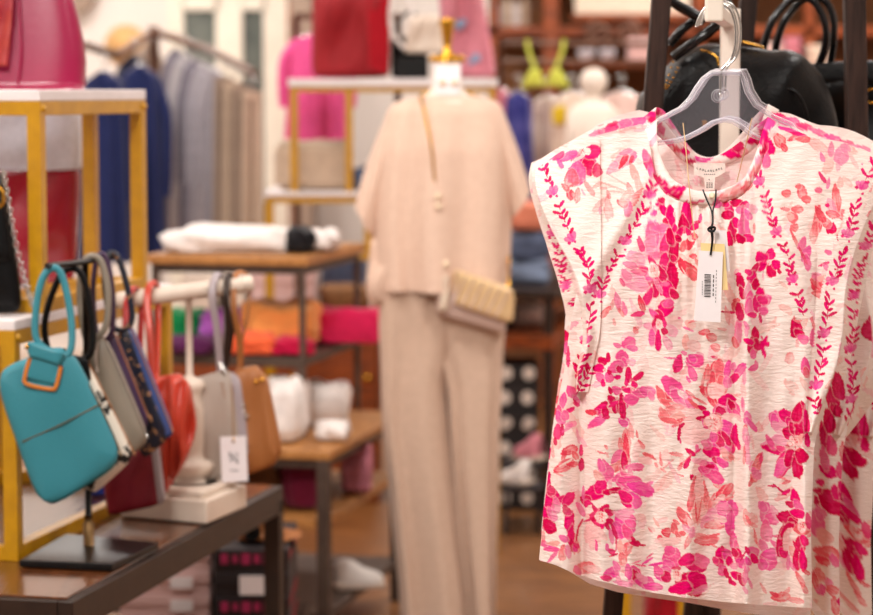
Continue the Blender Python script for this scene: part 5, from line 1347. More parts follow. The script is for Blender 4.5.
# earring card on its neck
ec = thing('earring_card', 'white card with pearl stud earrings on the mannequin neck', 'earrings', U(448, 95, MY - .05))
EY = MY - .052
MB().prism([U(434, 64, EY + .008), U(461, 64, EY + .008), U(459, 94.5, EY - .004), U(435.5, 94.5, EY - .004)][::-1], (0, .002, 0)).build('card', M_paper, ec, smooth=False)
M_pearl = mat('pearl', (246, 226, 196), 0.2, 0, 'noise', (238, 216, 184), 30, coat=.4)
for x in (442.5, 454.5):
    MB().lathe(U(x, 82.5, EY - .001), [(0, .014), (.006, .012), (.009, .007), (.006, 0), (.004, -.002)], 14, axis=(0, -1, 0)).build('earring', M_pearl, ec)
# crossbody bag
QY = MY - .15
cb2 = thing('crossbody_bag', 'champagne quilted flap bag on gold chain across the mannequin', 'handbag', U(474, 330, QY))
MB().pillow(U(437, 280, QY + .04), U(505, 299, QY + .04), U(506, 333, QY + .04), U(436, 313, QY + .04), .06, e=.12, rim=.8).build('body', M_bagside, cb2)
fl = [U(453, 268, QY), U(515, 290, QY), U(513, 324, QY), U(453, 304, QY)]
MB().pillow(*fl, .03, e=.22, rim=.5).build('flap', M_champ, cb2)
ql = MB()
for i in range(7):
    t = (i + .6) / 7.2
    A = fl[0] * (1 - t) + fl[1] * t; B = fl[3] * (1 - t) + fl[2] * t
    B2 = fl[3] * (1 - max(0, t - .22)) + fl[2] * max(0, t - .22)
    ql.tube([A + [0, -.013, -.004], (A + B2) / 2 + [0, -.0165, 0], B2 + [0, -.013, .004]], .0022, 6)
ql.build('quilting', M_bagside, cb2)
MB().pillow(U(437, 281, QY + .02), U(447, 272, QY + .02), U(450, 310, QY + .02), U(437, 313, QY + .02), .05, e=.15).build('gusset', M_bagside, cb2)
cp = spline([U(420, 96, MY - .08), U(424, 110, MY - .115), U(431, 145, MY - .135), U(435, 180, MY - .138), U(439, 220, MY - .136), U(445, 268, MY - .14)], 9)
cp0 = spline([U(508, 291, MY - .13), U(509, 265, MY - .08), U(507, 235, MY + .05), U(503, 180, MY + .14), U(490, 110, MY + .125), U(470, 94, MY + .07), U(440, 92, MY + .06), U(424, 94, MY - .02), U(420, 96, MY - .08)], 8)
chn = MB()
for cpp in (cp0, cp):
    chn.tube(cpp, .0035, 6)
chn.build('chain', M_goldm, cb2)
for x, y in ((438, 196), (438.5, 206), (446, 264)):
    MB().lathe(U(x, y, MY - .15), [(0, .008), (.006, .006), (.0085, 0), (.006, -.006), (0, -.008)], 12, axis=(0, -1, 0)).build('pearl_bead', M_pearl, cb2)
tsl = MB(); tsl.pillow(U(441, 276, QY - .0), U(449, 276, QY - .0), U(449, 310, QY), U(439, 312, QY), .012, e=.2, wr=.4); tsl.build('tassel', C['cream'], cb2)

# ------------------------------------------------------------------ tiered wooden table
cN = G(330, 452, .53)
la = along(cN, ADIR, 405); lb_ = .66


def tier_table(name, label, N, la, lb, ztop, zbot, th, lg, mid=None, midlow=None):
    t = thing(name, label, 'display table', np.array([N[0], N[1], zbot]) + (ADIR * la + BDIR * lb) / 2)
    P = lambda a, b, z: np.array([N[0], N[1], 0]) + ADIR * a + BDIR * b + ZV * z
    MB().box(P(la / 2, lb / 2, ztop - th / 2), (la, lb, th), AX).build('tabletop', M_oak, t, smooth=False, bevel=.003)
    ap = MB().box(P(la / 2, lb / 2, ztop - th - .012), (la - .03, lb - .03, .022), AX).build('apron', M_legm, t, smooth=False)
    for a, b in ((.015, .02), (la - .02, .02), (.015, lb - .02), (la - .02, lb - .02)):
        MB().box(P(a, b, (ztop - th + zbot) / 2), (lg, lg, ztop - th - zbot), AX).build('leg', M_legm, t, smooth=False)
    for zs in ([mid] if mid else []) + ([midlow] if midlow else []):
        MB().box(P(la / 2, lb / 2, zs - .012), (la - .01, lb - .034, .024), AX).build('shelf', M_oak if zs == midlow else M_legm, t, smooth=False, bevel=.002)
    return t, P


t1, Pt = tier_table('nesting_table', 'brown wood table with steel legs under the folded white clothes', cN, la, lb_, .53, 0.0, .022, .03, mid=.12, midlow=.36)
N2 = G(309, 437, .53)
la_r = along(N2, ADIR, 366)
ZR = U(309, 257, N2[1])[2]; ZM = U(309, 359, N2[1])[2]
t2, Pr = tier_table('riser_table', 'upper riser table of wood and steel carrying folded white tops', N2, la_r, .44, ZR, .532, .024, .014, mid=ZM)


def cloth(label, cat, P, m, rot=0.0, p=.3, layers=2, seed=0, size=(.3, .25, .06), group=None, wob=.06, name='folded_shirt', tilt=0):
    o = MB().slab(P, size, rot, p, layers, wob, seed, tilt=tilt).build(name, m)
    return tag(o, label, cat, group)


def fold(x0, x1, y0, y1, Y, m, label, depth_=.22, seed=0, layers=2, group=None, p=.3, wob=.06, name='folded_shirt', cat='folded clothes', tilt=0, zmin=None):
    a = U(x0, y1, Y); b = U(x1, y0, Y)
    z0 = a[2] if zmin is None else zmin
    return cloth(label, cat, [(a[0] + b[0]) / 2, Y + depth_ / 2, z0], m, 0.0, p * .8, layers, seed, (b[0] - a[0], depth_, max(b[2] - z0, .01)), group, wob * 1.25, name, tilt)


g = 'folded tops on the tiered tables'
z1 = ZR + .002
fold(166, 298, 231, 256, 6.25, C['white'], 'white tops folded flat on the riser table', .3, 1, 3, g, .35, .10, zmin=z1)
fold(286, 312, 229, 252, 6.23, C['black'], 'small black folded top beside the white ones on the riser table', .16, 2, 1, g, .5, .16, zmin=z1)
fold(308, 336, 232, 251, 6.30, C['white'], 'white crumpled top right of the black one on the riser table', .16, 3, 1, g, .5, .16, zmin=z1)
z2 = ZM + .002
fold(240, 318, 305, 352, 6.28, C['orange'], 'bright orange folded top on the riser shelf', .22, 4, 2, g, .45, .09, zmin=z2)
fold(226, 276, 336, 366, 6.16, C['coral'], 'coral orange crumpled top in front of the orange one', .12, 5, 1, g, .6, .14, zmin=z2)
fold(272, 314, 340, 372, 6.16, C['crimson'], 'crimson folded top between coral and rose ones', .12, 6, 1, g, .55, .12, zmin=z2)
fold(312, 382, 311, 352, 6.44, C['rose'], 'bright rose red folded top at right on the riser shelf', .2, 7, 2, g, .4, .08, zmin=z2)
fold(200, 241, 312, 345, 6.30, C['lilac'], 'lilac folded top left of the orange one', .2, 8, 2, g, .45, .1, zmin=z2)
fold(168, 214, 338, 362, 6.18, C['purple'], 'dark purple crumpled top at left on the riser shelf', .12, 9, 1, g, .5, .14, zmin=z2)
fold(158, 202, 312, 350, 6.36, C['green'], 'green folded top at the left end of riser shelf', .16, 10, 1, g, .5, .1, zmin=z2)
z3 = .533
fold(262, 303, 386, 448, 5.99, C['white'], 'white blouse pile left of the thin leg on the brown table', .26, 11, 4, g, .4, .09, zmin=z3)
fold(304, 346, 388, 420, 6.30, C['white'], 'white folded tops right of the thin leg on the brown table', .22, 12, 4, g, .35, .08, zmin=z3)
fold(318, 348, 424, 436, 6.02, C['white'], 'small white top with pink trim at front of the brown table', .1, 13, 1, g, .5, .16, zmin=z3)
z4 = .362
fold(282, 320, 458, 500, 5.98, C['maroon'], 'maroon folded clothes on shelf under the brown table', .26, 14, 2, g, .4, .08, zmin=z4)
fold(342, 372, 444, 478, 6.22, C['dusty_pink'], 'dusty pink folded clothes under the brown table at right', .18, 15, 2, g, .4, .08, zmin=z4)
fold(240, 280, 460, 500, 6.05, C['brown'], 'brown folded clothes under the brown table at left', .24, 16, 2, g, .4, .08, zmin=z4)

# shoe and low shelf things under that table
def shoe(label, x0, x1, y0, y1, Y, m, rot=0.3, z=None, sole=None):
    a = U(x0, y1, Y); b = U(x1, y0, Y); z0 = a[2] if z is None else z
    L = (b[0] - a[0]) * 1.05; H = b[2] - z0
    t = thing('sneaker', label, 'shoe', [(a[0] + b[0]) / 2, Y, z0])
    cx = (a[0] + b[0]) / 2
    R = []; an = np.linspace(0, 2 * PI, 24, endpoint=False)
    for u_ in np.linspace(0, 1, 14):
        w = .038 * (1 - .35 * (2 * u_ - 1) ** 4) * (.55 if u_ in (0, 1) else 1); h = H * np.interp(u_, [0, .15, .35, .6, .9, 1], [.9, 1, .95, .6, .42, .25])
        ctr = np.array([cx, Y, z0 + .012]) + (u_ - .5) * L * np.array([math.cos(rot), math.sin(rot), 0])
        sd = np.array([-math.sin(rot), math.cos(rot), 0])
        R.append(ctr + sd * w * np.cos(an)[:, None] + ZV * (h * np.clip(np.sin(an), -.05, 1)[:, None]))
    MB().grid(np.array(R), cv=True).build('upper', m, t)
    c0 = np.array([cx, Y, z0])
    ax = (np.array([math.cos(rot), math.sin(rot), 0]), np.array([-math.sin(rot), math.cos(rot), 0]), ZV)
    MB().box(c0 + ZV * .009, (L, .074, .016), ax).build('sole', sole or M_whitew, t, smooth=False, bevel=.006)
    return t


M_canvas = mat('white_canvas', (240, 232, 226), 0.8, 0, 'fabric', None, 150, 0.15)
sh = shoe('white sneaker on the low shelf of the brown table', 336, 382, 562, 592, 6.2, M_canvas, 0.25, z=.122)

# ------------------------------------------------------------------ flat boxes between the tables
PBX = 5.25
def flatbox(label, x0, x1, y0, y1, Y, m, d, face=None, seed=0, grp=None, rot=0.0, zz=None, lid=True, words=None, inkm=None, label_px=None):
    a = U(x0, y1, Y); b = U(x1, y0, Y)
    w, h = b[0] - a[0], (b[2] - a[2]) if zz is None else zz[1]
    z0 = a[2] if zz is None else zz[0]
    t = thing('gift_box', label, 'box', [(a[0] + b[0]) / 2, Y + d / 2, z0], grp)
    c0 = np.array([(a[0] + b[0]) / 2, Y + d / 2, z0])
    MB().box(c0 + ZV * h * .5, (w * .985, d * .985, h * .99)).build('box_base', m, t, smooth=False, bevel=.002)
    MB().box(c0 + ZV * h * .74, (w, d, h * .5)).build('box_lid', m, t, smooth=False, bevel=.002)
    if words:                              # blurred lettering: a row of blocky pink strokes
        for fc, im in ((0, inkm or M_pinkink), (1, M_redink)):
            g_ = MB()
            for q_, (hh, ww) in enumerate(((.42, .10), (.34, .07), (.46, .12), (.38, .08), (.44, .11), (.36, .08))):
                off = (-.36 + q_ * .145)
                if fc == 0:
                    g_.box(c0 + np.array([off * w, -d / 2 - .001, h * .6]), (w * ww, .001, h * hh))
                else:
                    g_.box(c0 + np.array([w / 2 + .001, off * d, h * .6]), (.001, d * ww, h * hh))
            g_.build('lettering', im, t, smooth=False)
    return t, c0, w, h


pl = thing('display_plinth', 'low dark plinth under the pink and black boxes', 'plinth', [-.505, PBX + .16, 0])
MB().box((-.505, PBX + .16, .10), (.40, .5, .2)).build('block', M_dark, pl, smooth=False, bevel=.004)
bz = .202; bh = (U(0, 548, PBX)[2] - bz) / 4
wh = ['topmost', 'second', 'third', 'lowest']
for i in range(4):
    z = bz + (3 - i) * bh
    t, c0, w, h = flatbox('pale pink flat box, %s of the stack left of the black boxes' % wh[i], 112, 205, 0, 0, PBX, M_boxp, .3, grp='stacked boxes between the tables', zz=(z, bh * .985))
    if i in (1, 2):
        cl, sl = pxbox(160, 192, 0, 10, PBX, .001)
        MB().box([cl[0], PBX - .003, z + bh * .5], (.05, .002, bh * .5)).build('label', M_paper, t, smooth=False)
z_bk = U(0, 549, PBX - .05)[2]; bh2 = (z_bk - bz) / 4
for i in range(4):
    z = bz + (3 - i) * bh2
    t, c0, w, h = flatbox('black flat box with pink lettering, %s of the stack below the tan bag' % wh[i], 209, 285, 0, 0, PBX - .05, M_boxk, .34, grp='stacked boxes between the tables', zz=(z, bh2 * .985), words=i != 1)
    if i == 1:
        MB().box([U(251, 0, PBX - .05)[0], PBX - .053, z + bh2 * .5], (.068, .002, bh2 * .8)).build('label', M_paper, t, smooth=False)
# tan bag lying on them
TBY = PBX + .06
tb_ = thing('handbag', 'tan leather bag with round openings lying on the black boxes', 'handbag', [U(266, 0, TBY)[0], TBY, z_bk])
zt2 = z_bk + .002
yb2 = proj([U(266, 0, TBY)[0], TBY, zt2])[1]
MB().pillow(U(238, 512, TBY), U(276, 500, TBY), U(280, yb2, TBY), U(236, yb2, TBY), .12, e=.4, wr=.2, seed=4).build('body', M_tan, tb_)
MB().pillow(U(272, 528, TBY + .03), U(300, 534, TBY + .03), U(302, yb2 - 2, TBY + .03), U(272, yb2, TBY + .03), .09, e=.6, wr=.2, seed=6).build('side_pocket', M_tan, tb_)
an = np.linspace(0, 2 * PI, 18, endpoint=False)
for x, y, r in ((252, 532, .02), (288, 544, .015)):
    MB().lathe(U(x, y, TBY - .062 if x < 270 else TBY - .016), [(r, 0), (r, .003), (r * .7, .003), (r * .6, -.002)], 20, axis=(0, -1, 0)).build('eyelet', M_black, tb_)

# ------------------------------------------------------------------ gold shelf unit behind the mannequin
gY = 7.3
def gb(mb, x0, x1, y0, y1, Y=gY, d=.022):
    c, s = pxbox(x0, x1, y0, y1, Y, d); mb.box(c, s)
gz0 = 0.0
gu = thing('gold_shelf_unit', 'stepped gold frame shelf unit with white boards behind the mannequin', 'shelf unit', [U(390, 300, gY)[0], gY + .2, 0])
yfl = lambda Y: proj([0, Y, 0])[1]
GD = .4
for Y in (gY, gY + GD):
    for x in (294, 349, 455, 492):
        mb = MB(); gb(mb, x - 3.5, x + 3.5, 92, 196, Y); mb.build('post', M_gold, gu, smooth=False)
    for x in (270, 368, 497):
        mb = MB(); gb(mb, x - 3.5, x + 3.5, 202, 254 if x == 368 else yfl(Y), Y); mb.build('post', M_gold, gu, smooth=False)
    mb = MB(); gb(mb, 290, 497, 85, 92, Y); mb.build('rail', M_gold, gu, smooth=False)
    mb = MB(); gb(mb, 266, 501, 196, 203, Y); mb.build('rail', M_gold, gu, smooth=False)
    mb = MB(); gb(mb, 266, 501, 254, 260, Y); mb.build('rail', M_gold, gu, smooth=False)
a, b = U(288, 81, gY), U(498, 81, gY)
MB().box([(a[0] + b[0]) / 2, gY + GD / 2 + .01, U(0, 81, gY)[2] - .005], (b[0] - a[0], GD + .04, .024)).build('board', M_board, gu, smooth=False, bevel=.002)
ztop1 = U(0, 81, gY)[2] + .008
a, b = U(264, 196, gY), U(502, 196, gY)
zs2 = U(0, 196, gY)[2]
MB().box([(a[0] + b[0]) / 2, gY + GD / 2 + .01, zs2 + .006], (b[0] - a[0], GD + .04, .014)).build('board', M_board, gu, smooth=False, bevel=.002)
zs2 += .014


def tote(name, label, cat, quad, Y, th, m, hm=None, hpx=None, z=None, wr=.15, e=.15, hr=.006, seed=1, grp=None):
    P = [U(x, y, Y) for x, y in quad]
    if z is not None:
        for q in (2, 3): P[q][2] = z + .002
    t = thing(name, label, cat, [np.mean([p[0] for p in P]), Y, P[2][2]], grp)
    MB().pillow(*P, th, e=e, wr=wr, seed=seed, rim=.5).build('body', m, t)
    if hpx:
        MB().tube([U(x, y, Y) for x, y in hpx], hr, 10, res=8).build('handle', hm or m, t)
    return t


rt = tote('tote_bag', 'red tote bag on the white board of the gold shelf unit', 'tote bag', [(313, -14), (390, -14), (390, 77), (312, 77)], gY + .14, .16, M_redbag, None, [(330, -14), (332, -50), (350, -62), (370, -50), (372, -14)], ztop1)
MB().pillow(U(366, -14, gY + .06), U(390, -14, gY + .06), U(390, 76, gY + .06), U(368, 70, gY + .06), .03, e=.2).build('side_fold', C['red'], rt)
tote('handbag', 'plain black bag between red tote and small white bag on gold shelf', 'handbag', [(391, 38), (428, 34), (428, 77), (391, 77)], gY + .2, .12, M_blk_l, None, [(396, 40), (398, 22), (410, 12), (420, 22), (422, 38)], ztop1)
wb = tote('handbag', 'small cream bag with white loop handle above the mannequin shoulder', 'handbag', [(410, 16), (440, 14), (444, 54), (404, 54)], gY + .05, .06, M_whitew, C['white'], [(404, 48), (392, 30), (392, 2), (404, -8), (410, 6), (412, 20)], None, hr=.007)
# its little stand so that it does not float
cs = thing('display_block', 'black block carrying the small cream bag on gold shelf', 'display block', [U(412, 0, gY + .05)[0], gY + .05, ztop1])
wz = WL[wb][2] - .012
MB().box([U(412, 0, gY + .05)[0], gY + .05, (ztop1 + wz) / 2], (.10, .1, wz - ztop1)).build('block', M_blk_l, cs, smooth=False, bevel=.004)
pt = tote('tote_bag', 'large pale pink canvas tote with printed flowers above the mannequin', 'tote bag', [(436, -30), (478, -30), (497, 77), (446, 77)], gY + .22, .1, C['dusty_pink'], None, [(440, -28), (444, -60), (458, -70), (470, -58), (472, -28)], ztop1, wr=.3)
fp = MB()
for x, y, r in ((459, 25, .016), (463, 22, .012), (476, 58, .015), (471, 62, .01), (449, 8, .012)):
    fp.lathe(U(x, y, gY + .165), [(0, .004), (r, .003), (r, 0)], 9, axis=(0, -1, 0))
fp.build('flower_print', C['denim'], pt)
# pink shirt hanging behind and the beige stack on the lower board
fold(276, 350, 142, 196, gY + .06, C['beige'], 'stack of beige folded trousers on the lower gold board', .3, 21, 6, None, .3, .05, zmin=zs2, tilt=.0)
fold(352, 384, 168, 196, gY + .1, C['dark_denim'], 'dark patterned folded clothes beside the beige stack', .25, 22, 3, None, .35, .1, zmin=zs2)


# ------------------------------------------------------------------ hanging garments
def garment(name, label, cat, x0, x1, y0, y1, Y, m, grp, kind='shirt', dp=.05, seed=0, sh=.62, hang=True):
    """kind shirt: body and two sleeves; trousers: two legs; x0..x1 are the columns of the hem, sh = shoulder width ratio"""
    rg = np.random.default_rng(seed); cx = (x0 + x1) / 2; hw = (x1 - x0) / 2
    c0 = U(cx, y1, Y)
    t = thing(name, label, cat, [c0[0], Y, c0[2]], grp)
    H = y1 - y0
    if kind == 'trousers':
        for s_ in (-1, 1):
            rows = dens([(y0, cx + s_ * hw * .45 - hw * .42, cx + s_ * hw * .45 + hw * .42), (y0 + H * .4, cx + s_ * hw * .48 - hw * .46, cx + s_ * hw * .48 + hw * .46), (y1, cx + s_ * hw * .5 - hw * .5, cx + s_ * hw * .5 + hw * .5)], 6)
            MB().grid(tube_px(rows, Y, dp, 32, .2, 5, .8, rg.uniform(0, 6)), cv=True).build('trouser_leg', m, t)
        rows = [(y0 - 3, cx - hw * .85, cx + hw * .85), (y0 + 6, cx - hw * .88, cx + hw * .88)]
        MB().grid(tube_px(rows, Y, dp * 1.05, 32), cv=True).build('waistband', m, t)
    else:
        rows = dens([(y0, cx - hw * .16, cx + hw * .16), (y0 + H * .025, cx - hw * .4, cx + hw * .4), (y0 + H * .07, cx - hw * sh * 1.1, cx + hw * sh * 1.1), (y0 + H * .3, cx - hw * .78, cx + hw * .78), (y0 + H * .7, cx - hw * .9, cx + hw * .92), (y1, cx - hw * .98, cx + hw)], 6)
        MB().grid(tube_px(rows, Y, dp, 48, .28, 6, .8, rg.uniform(0, 6)), cv=True).build('body', m, t)
        if kind == 'shirt':
            for s_ in (-1, 1):
                p = [U(cx + s_ * hw * sh * .95, y0 + H * .07, Y), U(cx + s_ * hw * .92, y0 + H * .25, Y - .01), U(cx + s_ * hw * .98, y0 + H * .5, Y - .015), U(cx + s_ * hw * .96, y0 + H * .68, Y - .015)]
                k_ = Y / 2400
                MB().tube(p, [hw * .16 * k_, hw * .2 * k_, hw * .17 * k_, hw * .15 * k_], 14, res=6).build('sleeve', m, t)
    if hang:
        h = thing('clothes_hanger', HANG[0] % ' '.join(label.split(',')[0].replace('pair of ', '').split()[:12]), 'hanger', U(cx, y0 + 2, Y), 'hangers on the back racks')
        MB().tube([U(cx - hw * sh, y0 + H * .06, Y), U(cx, y0 - 1, Y), U(cx + hw * sh, y0 + H * .06, Y)], .006, 8, res=5).build('arms', M_silver, h)
        MB().tube([U(cx, y0 - 1, Y), U(cx, y0 - 8, Y), U(cx + 4, y0 - 13, Y), U(cx, y0 - 18, Y), U(cx - 4, y0 - 14, Y)], .003, 8, res=5).build('hook', M_silver, h)
    return t


HANG = ['silver hanger of the %s']
gn = 'garments on the racks by the back wall'
kx = 8.6
# four-way rack with two sloping arms
fr_ = thing('clothes_rack', 'bronze rack with sloping arms of grey and navy clothes by the door', 'clothes rack', [U(152, 300, 9.1)[0], 9.1, 0])
px_ = U(154, 40, 9.1)
MB().tube([px_ * [1, 1, 0], px_ + ZV * .05], .018, 12).build('post', M_iron, fr_)
MB().tube([px_ + ZV * .03, U(118, 55, 8.5), U(86, 46, 8.0)], .014, 10).build('arm', M_iron, fr_)
MB().tube([px_ + ZV * .03, U(210, 50, 8.75), U(254, 73, 8.3)], .014, 10).build('arm', M_iron, fr_)
MB().box(px_ * [1, 1, 0] + ZV * .015, (.6, .6, .03)).build('base', M_iron, fr_, smooth=False, bevel=.005)
garment('shirt', 'navy blue shirt behind the upper gold riser, nearest on its rack arm', 'shirt', 76, 132, 72, 262, 8.15, C['navy'], gn, seed=1, dp=.07)
garment('shirt', 'second navy shirt on the left rack arm, showing right of the gold posts', 'shirt', 112, 168, 66, 258, 8.4, C['navy'], gn, seed=14, dp=.06)
garment('shirt', 'black long shirt hanging behind the navy ones', 'shirt', 112, 156, 56, 240, 8.7, C['dark_navy'], gn, seed=2)
garment('shirt', 'dark taupe shirt hanging between the navy and grey clothes', 'shirt', 134, 166, 44, 236, 9.3, C['taupe'], gn, seed=3)
ra = [('grey', 'shirt', 'mid grey shirt, first on the right rack arm'), ('silver', 'shirt', 'pale silver shirt, second on the right rack arm'), ('grey', 'shirt', 'charcoal grey shirt, third on the right rack arm'), ('light_grey', 'shirt', 'ash grey shirt, fourth on the right rack arm'), ('light_grey', 'shirt', 'light grey shirt with long sleeve, fifth on the right rack arm'),
      ('taupe', 'trousers', 'pair of taupe trousers, sixth on the right rack arm'), ('beige', 'trousers', 'pair of beige trousers, seventh on the right rack arm'), ('taupe', 'trousers', 'pair of dark beige trousers, eighth on the right rack arm'), ('beige', 'trousers', 'pair of light beige trousers, last on the right rack arm')]
for i, (c_, kd, lb2_) in enumerate(ra):
    f_ = i / 8.0
    xc = 176 + 76 * f_; Yc_ = 9.0 - .72 * f_; wd = 17 if kd == 'shirt' else 11
    garment(kd if kd == 'trousers' else 'shirt', lb2_, 'trousers' if kd == 'trousers' else 'shirt', xc - wd, xc + wd, 50 + 38 * f_ + (6 if kd == 'trousers' else 0), 238 + 6 * f_, Yc_, C[c_], gn, kd, seed=40 + i, dp=.035)

# straw hat and sconce on the wall
ht = thing('straw_hat', 'straw hat hanging on the white back wall', 'hat', U(126, 75, 11.9))
hp = U(126, 46, 11.998)
M_straw = mat('straw', (226, 180, 118), 0.8, 0, 'noise', (206, 156, 96), 40, 0.3)
MB().lathe(hp, [(.105, 0), (.105, .006), (.062, .012), (.058, .05), (.045, .08), (0, .09)], 28, axis=(0, -1, 0), sq=1).build('crown', M_straw, ht)
MB().lathe(hp, [(.061, .012), (.063, .016), (.062, .030), (.056, .032)], 28, axis=(0, -1, 0)).build('band', C['cream'], ht)
ws_ = thing('wall_sign', 'grey slanted board on the wall above the magenta bag', 'sign', U(84, 18, 11.9))
MB().prism([U(72, -30, 11.9), U(102, -22, 11.9), U(92, 4, 11.9), U(78, 16, 11.9), U(70, 6, 11.9)][::-1], (0, .04, 0)).build('board', C['taupe'], ws_, smooth=False)

# pillar and pink shirt right of the door
struct('trim_1', MB().box([U(302, 0, 11.6)[0], 11.7, 1.6], (.10, .5, 3.2)), C['taupe'])
struct('trim_2', MB().box([U(290, 0, 11.6)[0], 11.75, 1.6], (.02, .4, 3.2)), M_wood)
garment('shirt', 'hot pink shirt hanging behind the red tote', 'shirt', 283, 352, 34, 142, 7.95, C['pink'], 'pink and printed tops behind the gold unit', seed=9, dp=.06)
r2 = thing('clothes_rack', 'straight rail behind the gold shelf unit holding the pink shirt', 'clothes rack', [U(330, 300, 8.0)[0], 8.0, 0])
zq = U(318, 16, 7.95)[2]
MB().tube([[U(296, 0, 8)[0], 7.95, zq], [U(400, 0, 8)[0], 7.95, zq]], .012, 10).build('rail', M_iron, r2)
for x in (297, 398):
    MB().tube([[U(x, 0, 8)[0], 7.95, 0], [U(x, 0, 8)[0], 7.95, zq]], .012, 10).build('post', M_iron, r2)
# low dark cabinets and pale boxes seen between the tables
cabY = 8.2
cb_ = thing('low_cabinet', 'low dark wood cabinet behind the tiered tables', 'cabinet', [U(280, 300, cabY)[0], cabY + .25, 0])
zc_ = U(0, 322, cabY)[2]
a, b = U(150, 0, cabY)[0], U(378, 0, cabY)[0]
MB().box([(a + b) / 2, cabY + .25, zc_ / 2], (b - a, .5, zc_)).build('carcass', M_wood, cb_, smooth=False, bevel=.004)
for i in range(3):
    w = (b - a) / 3
    MB().box([a + w * (i + .5), cabY - .012, zc_ / 2], (w * .94, .02, zc_ * .9)).build('door', M_wood, cb_, smooth=False, bevel=.004)
    MB().lathe([a + w * (i + .85), cabY - .03, zc_ * .7], [(0, .02), (.014, .016), (.01, 0)], 12, axis=(0, -1, 0)).build('knob', M_goldm, [c for c in cb_.children][-1])
def cbox(label, x0, x1, y0, Y, d, m, name='storage_box', cat='box', z=None, grp=None):
    a = U(x0, 0, Y)[0]; b = U(x1, 0, Y)[0]; z1_ = U(0, y0, Y)[2]; z = zc_ + .002 if z is None else z
    t = thing(name, label, cat, [(a + b) / 2, Y + d / 2, z], grp)
    MB().box([(a + b) / 2, Y + d / 2, (z + z1_) / 2 - .01], ((b - a) * .97, d * .97, z1_ - z - .02)).build('box_base', m, t, smooth=False, bevel=.006)
    MB().box([(a + b) / 2, Y + d / 2, z1_ - .025], (b - a, d, .05)).build('box_lid', m, t, smooth=False, bevel=.006)
    return t
cbox('pale pink storage box on the low cabinet below the riser table top', 248, 312, 270, cabY + .05, .3, M_boxp)
cbox('white storage box at the left on the low cabinet', 178, 244, 276, cabY + .05, .3, M_whitew)
wk = thing('wicker_basket', 'brown wicker basket on the low cabinet beside the mannequin', 'basket', [U(344, 0, cabY + .2)[0], cabY + .2, zc_])
kk = cabY / 2400
MB().lathe([U(344, 0, cabY + .2)[0], cabY + .2, zc_ + .002], [(20 * kk, 0), (25 * kk, .03), (27 * kk, .10), (26 * kk, (322 - 292) * kk), (24 * kk, (322 - 290) * kk), (22 * kk, .05)], 30).build('basket_body', M_wick, wk)
tote('handbag', 'dark denim bag behind the riser table, above the wicker basket', 'handbag', [(322, 252), (368, 250), (366, 318), (320, 318)], cabY + .42, .08, C['dark_denim'], None, None, zc_)

# ------------------------------------------------------------------ right of the mannequin: wooden wall unit
kY = 10.6
un = thing('wall_unit', 'cherry wood wall unit with shelf and posts in the far right corner', 'shelf unit', [U(600, 300, kY)[0], kY + .2, 0])
def wbx(name, x0, x1, y0, y1, Y, d, m=M_wood, parent=un):
    c, s = pxbox(x0, x1, y0, y1, Y, d); return MB().box(c, s).build(name, m, parent, smooth=False, bevel=.004)
yf = yfl(kY)
wbx('shelf', 488, 930, 26, 36, kY, .4); wbx('shelf', 488, 930, -50, -42, kY, .4); wbx('post', 800, 816, -60, yf, kY, .06); wbx('post', 922, 938, -60, yf, kY, .06)
wbx('post', 542, 559, -42, yf, kY - .02, .05); wbx('post', 690, 706, -60, yf, kY, .06); wbx('post', 488, 499, -60, yf, kY, .06)
wbx('back_panel', 490, 930, -60, yf - 4, kY + .42, .02, C['brown'])
wbx('valance', 575, 690, -42, 14, kY - .03, .03, C['cream'])
wbx('moulding', 572, 692, 14, 21, kY - .04, .05)
# scroll ironwork
sc_ = thing('scroll_ornament', 'wrought iron double scroll mounted under the wall unit shelf', 'ornament', U(612, 55, kY - .05))
for cx, sgn in ((600, 1), (628, -1)):
    p = []
    for q in np.linspace(0, 1, 40):
        r = 13.5 * (1 - .78 * q); a_ = PI * .5 + sgn * q * 4.1 * PI * .75
        p.append(U(cx + r * math.cos(a_), 34 - r * math.sin(a_), kY - .05))
    MB().tube(p, .013, 8).build('scroll', M_iron, sc_)
for i, (x, y1, y0, m) in enumerate(((498, 25, 2, 'silver'), (507, 25, -3, 'cream'), (516, 25, 0, 'white'), (525, 25, -4, 'beige'), (534, 25, 6, 'brown'))):
    a = U(x, 25, kY + .1); t = thing('jar', 'pale jar on the wall unit shelf, %s from the left' % ['first', 'second', 'third', 'fourth', 'fifth'][i], 'jar', a, 'jars on the wall unit shelf')
    k_ = kY / 2400; h = (y1 - y0) * k_
    MB().lathe([a[0], kY + .1, U(0, 26, kY)[2] + .002], [(3.6 * k_, 0), (4 * k_, .01), (4 * k_, h * .75), (2.6 * k_, h * .85), (2.8 * k_, h)], 18).build('jar_body', C[m], t)
    MB().lathe([a[0], kY + .1, U(0, 26, kY)[2] + .002 + h], [(3.0 * k_, 0), (3.0 * k_, .02), (.5 * k_, .03)], 18).build('lid', M_iron, t)

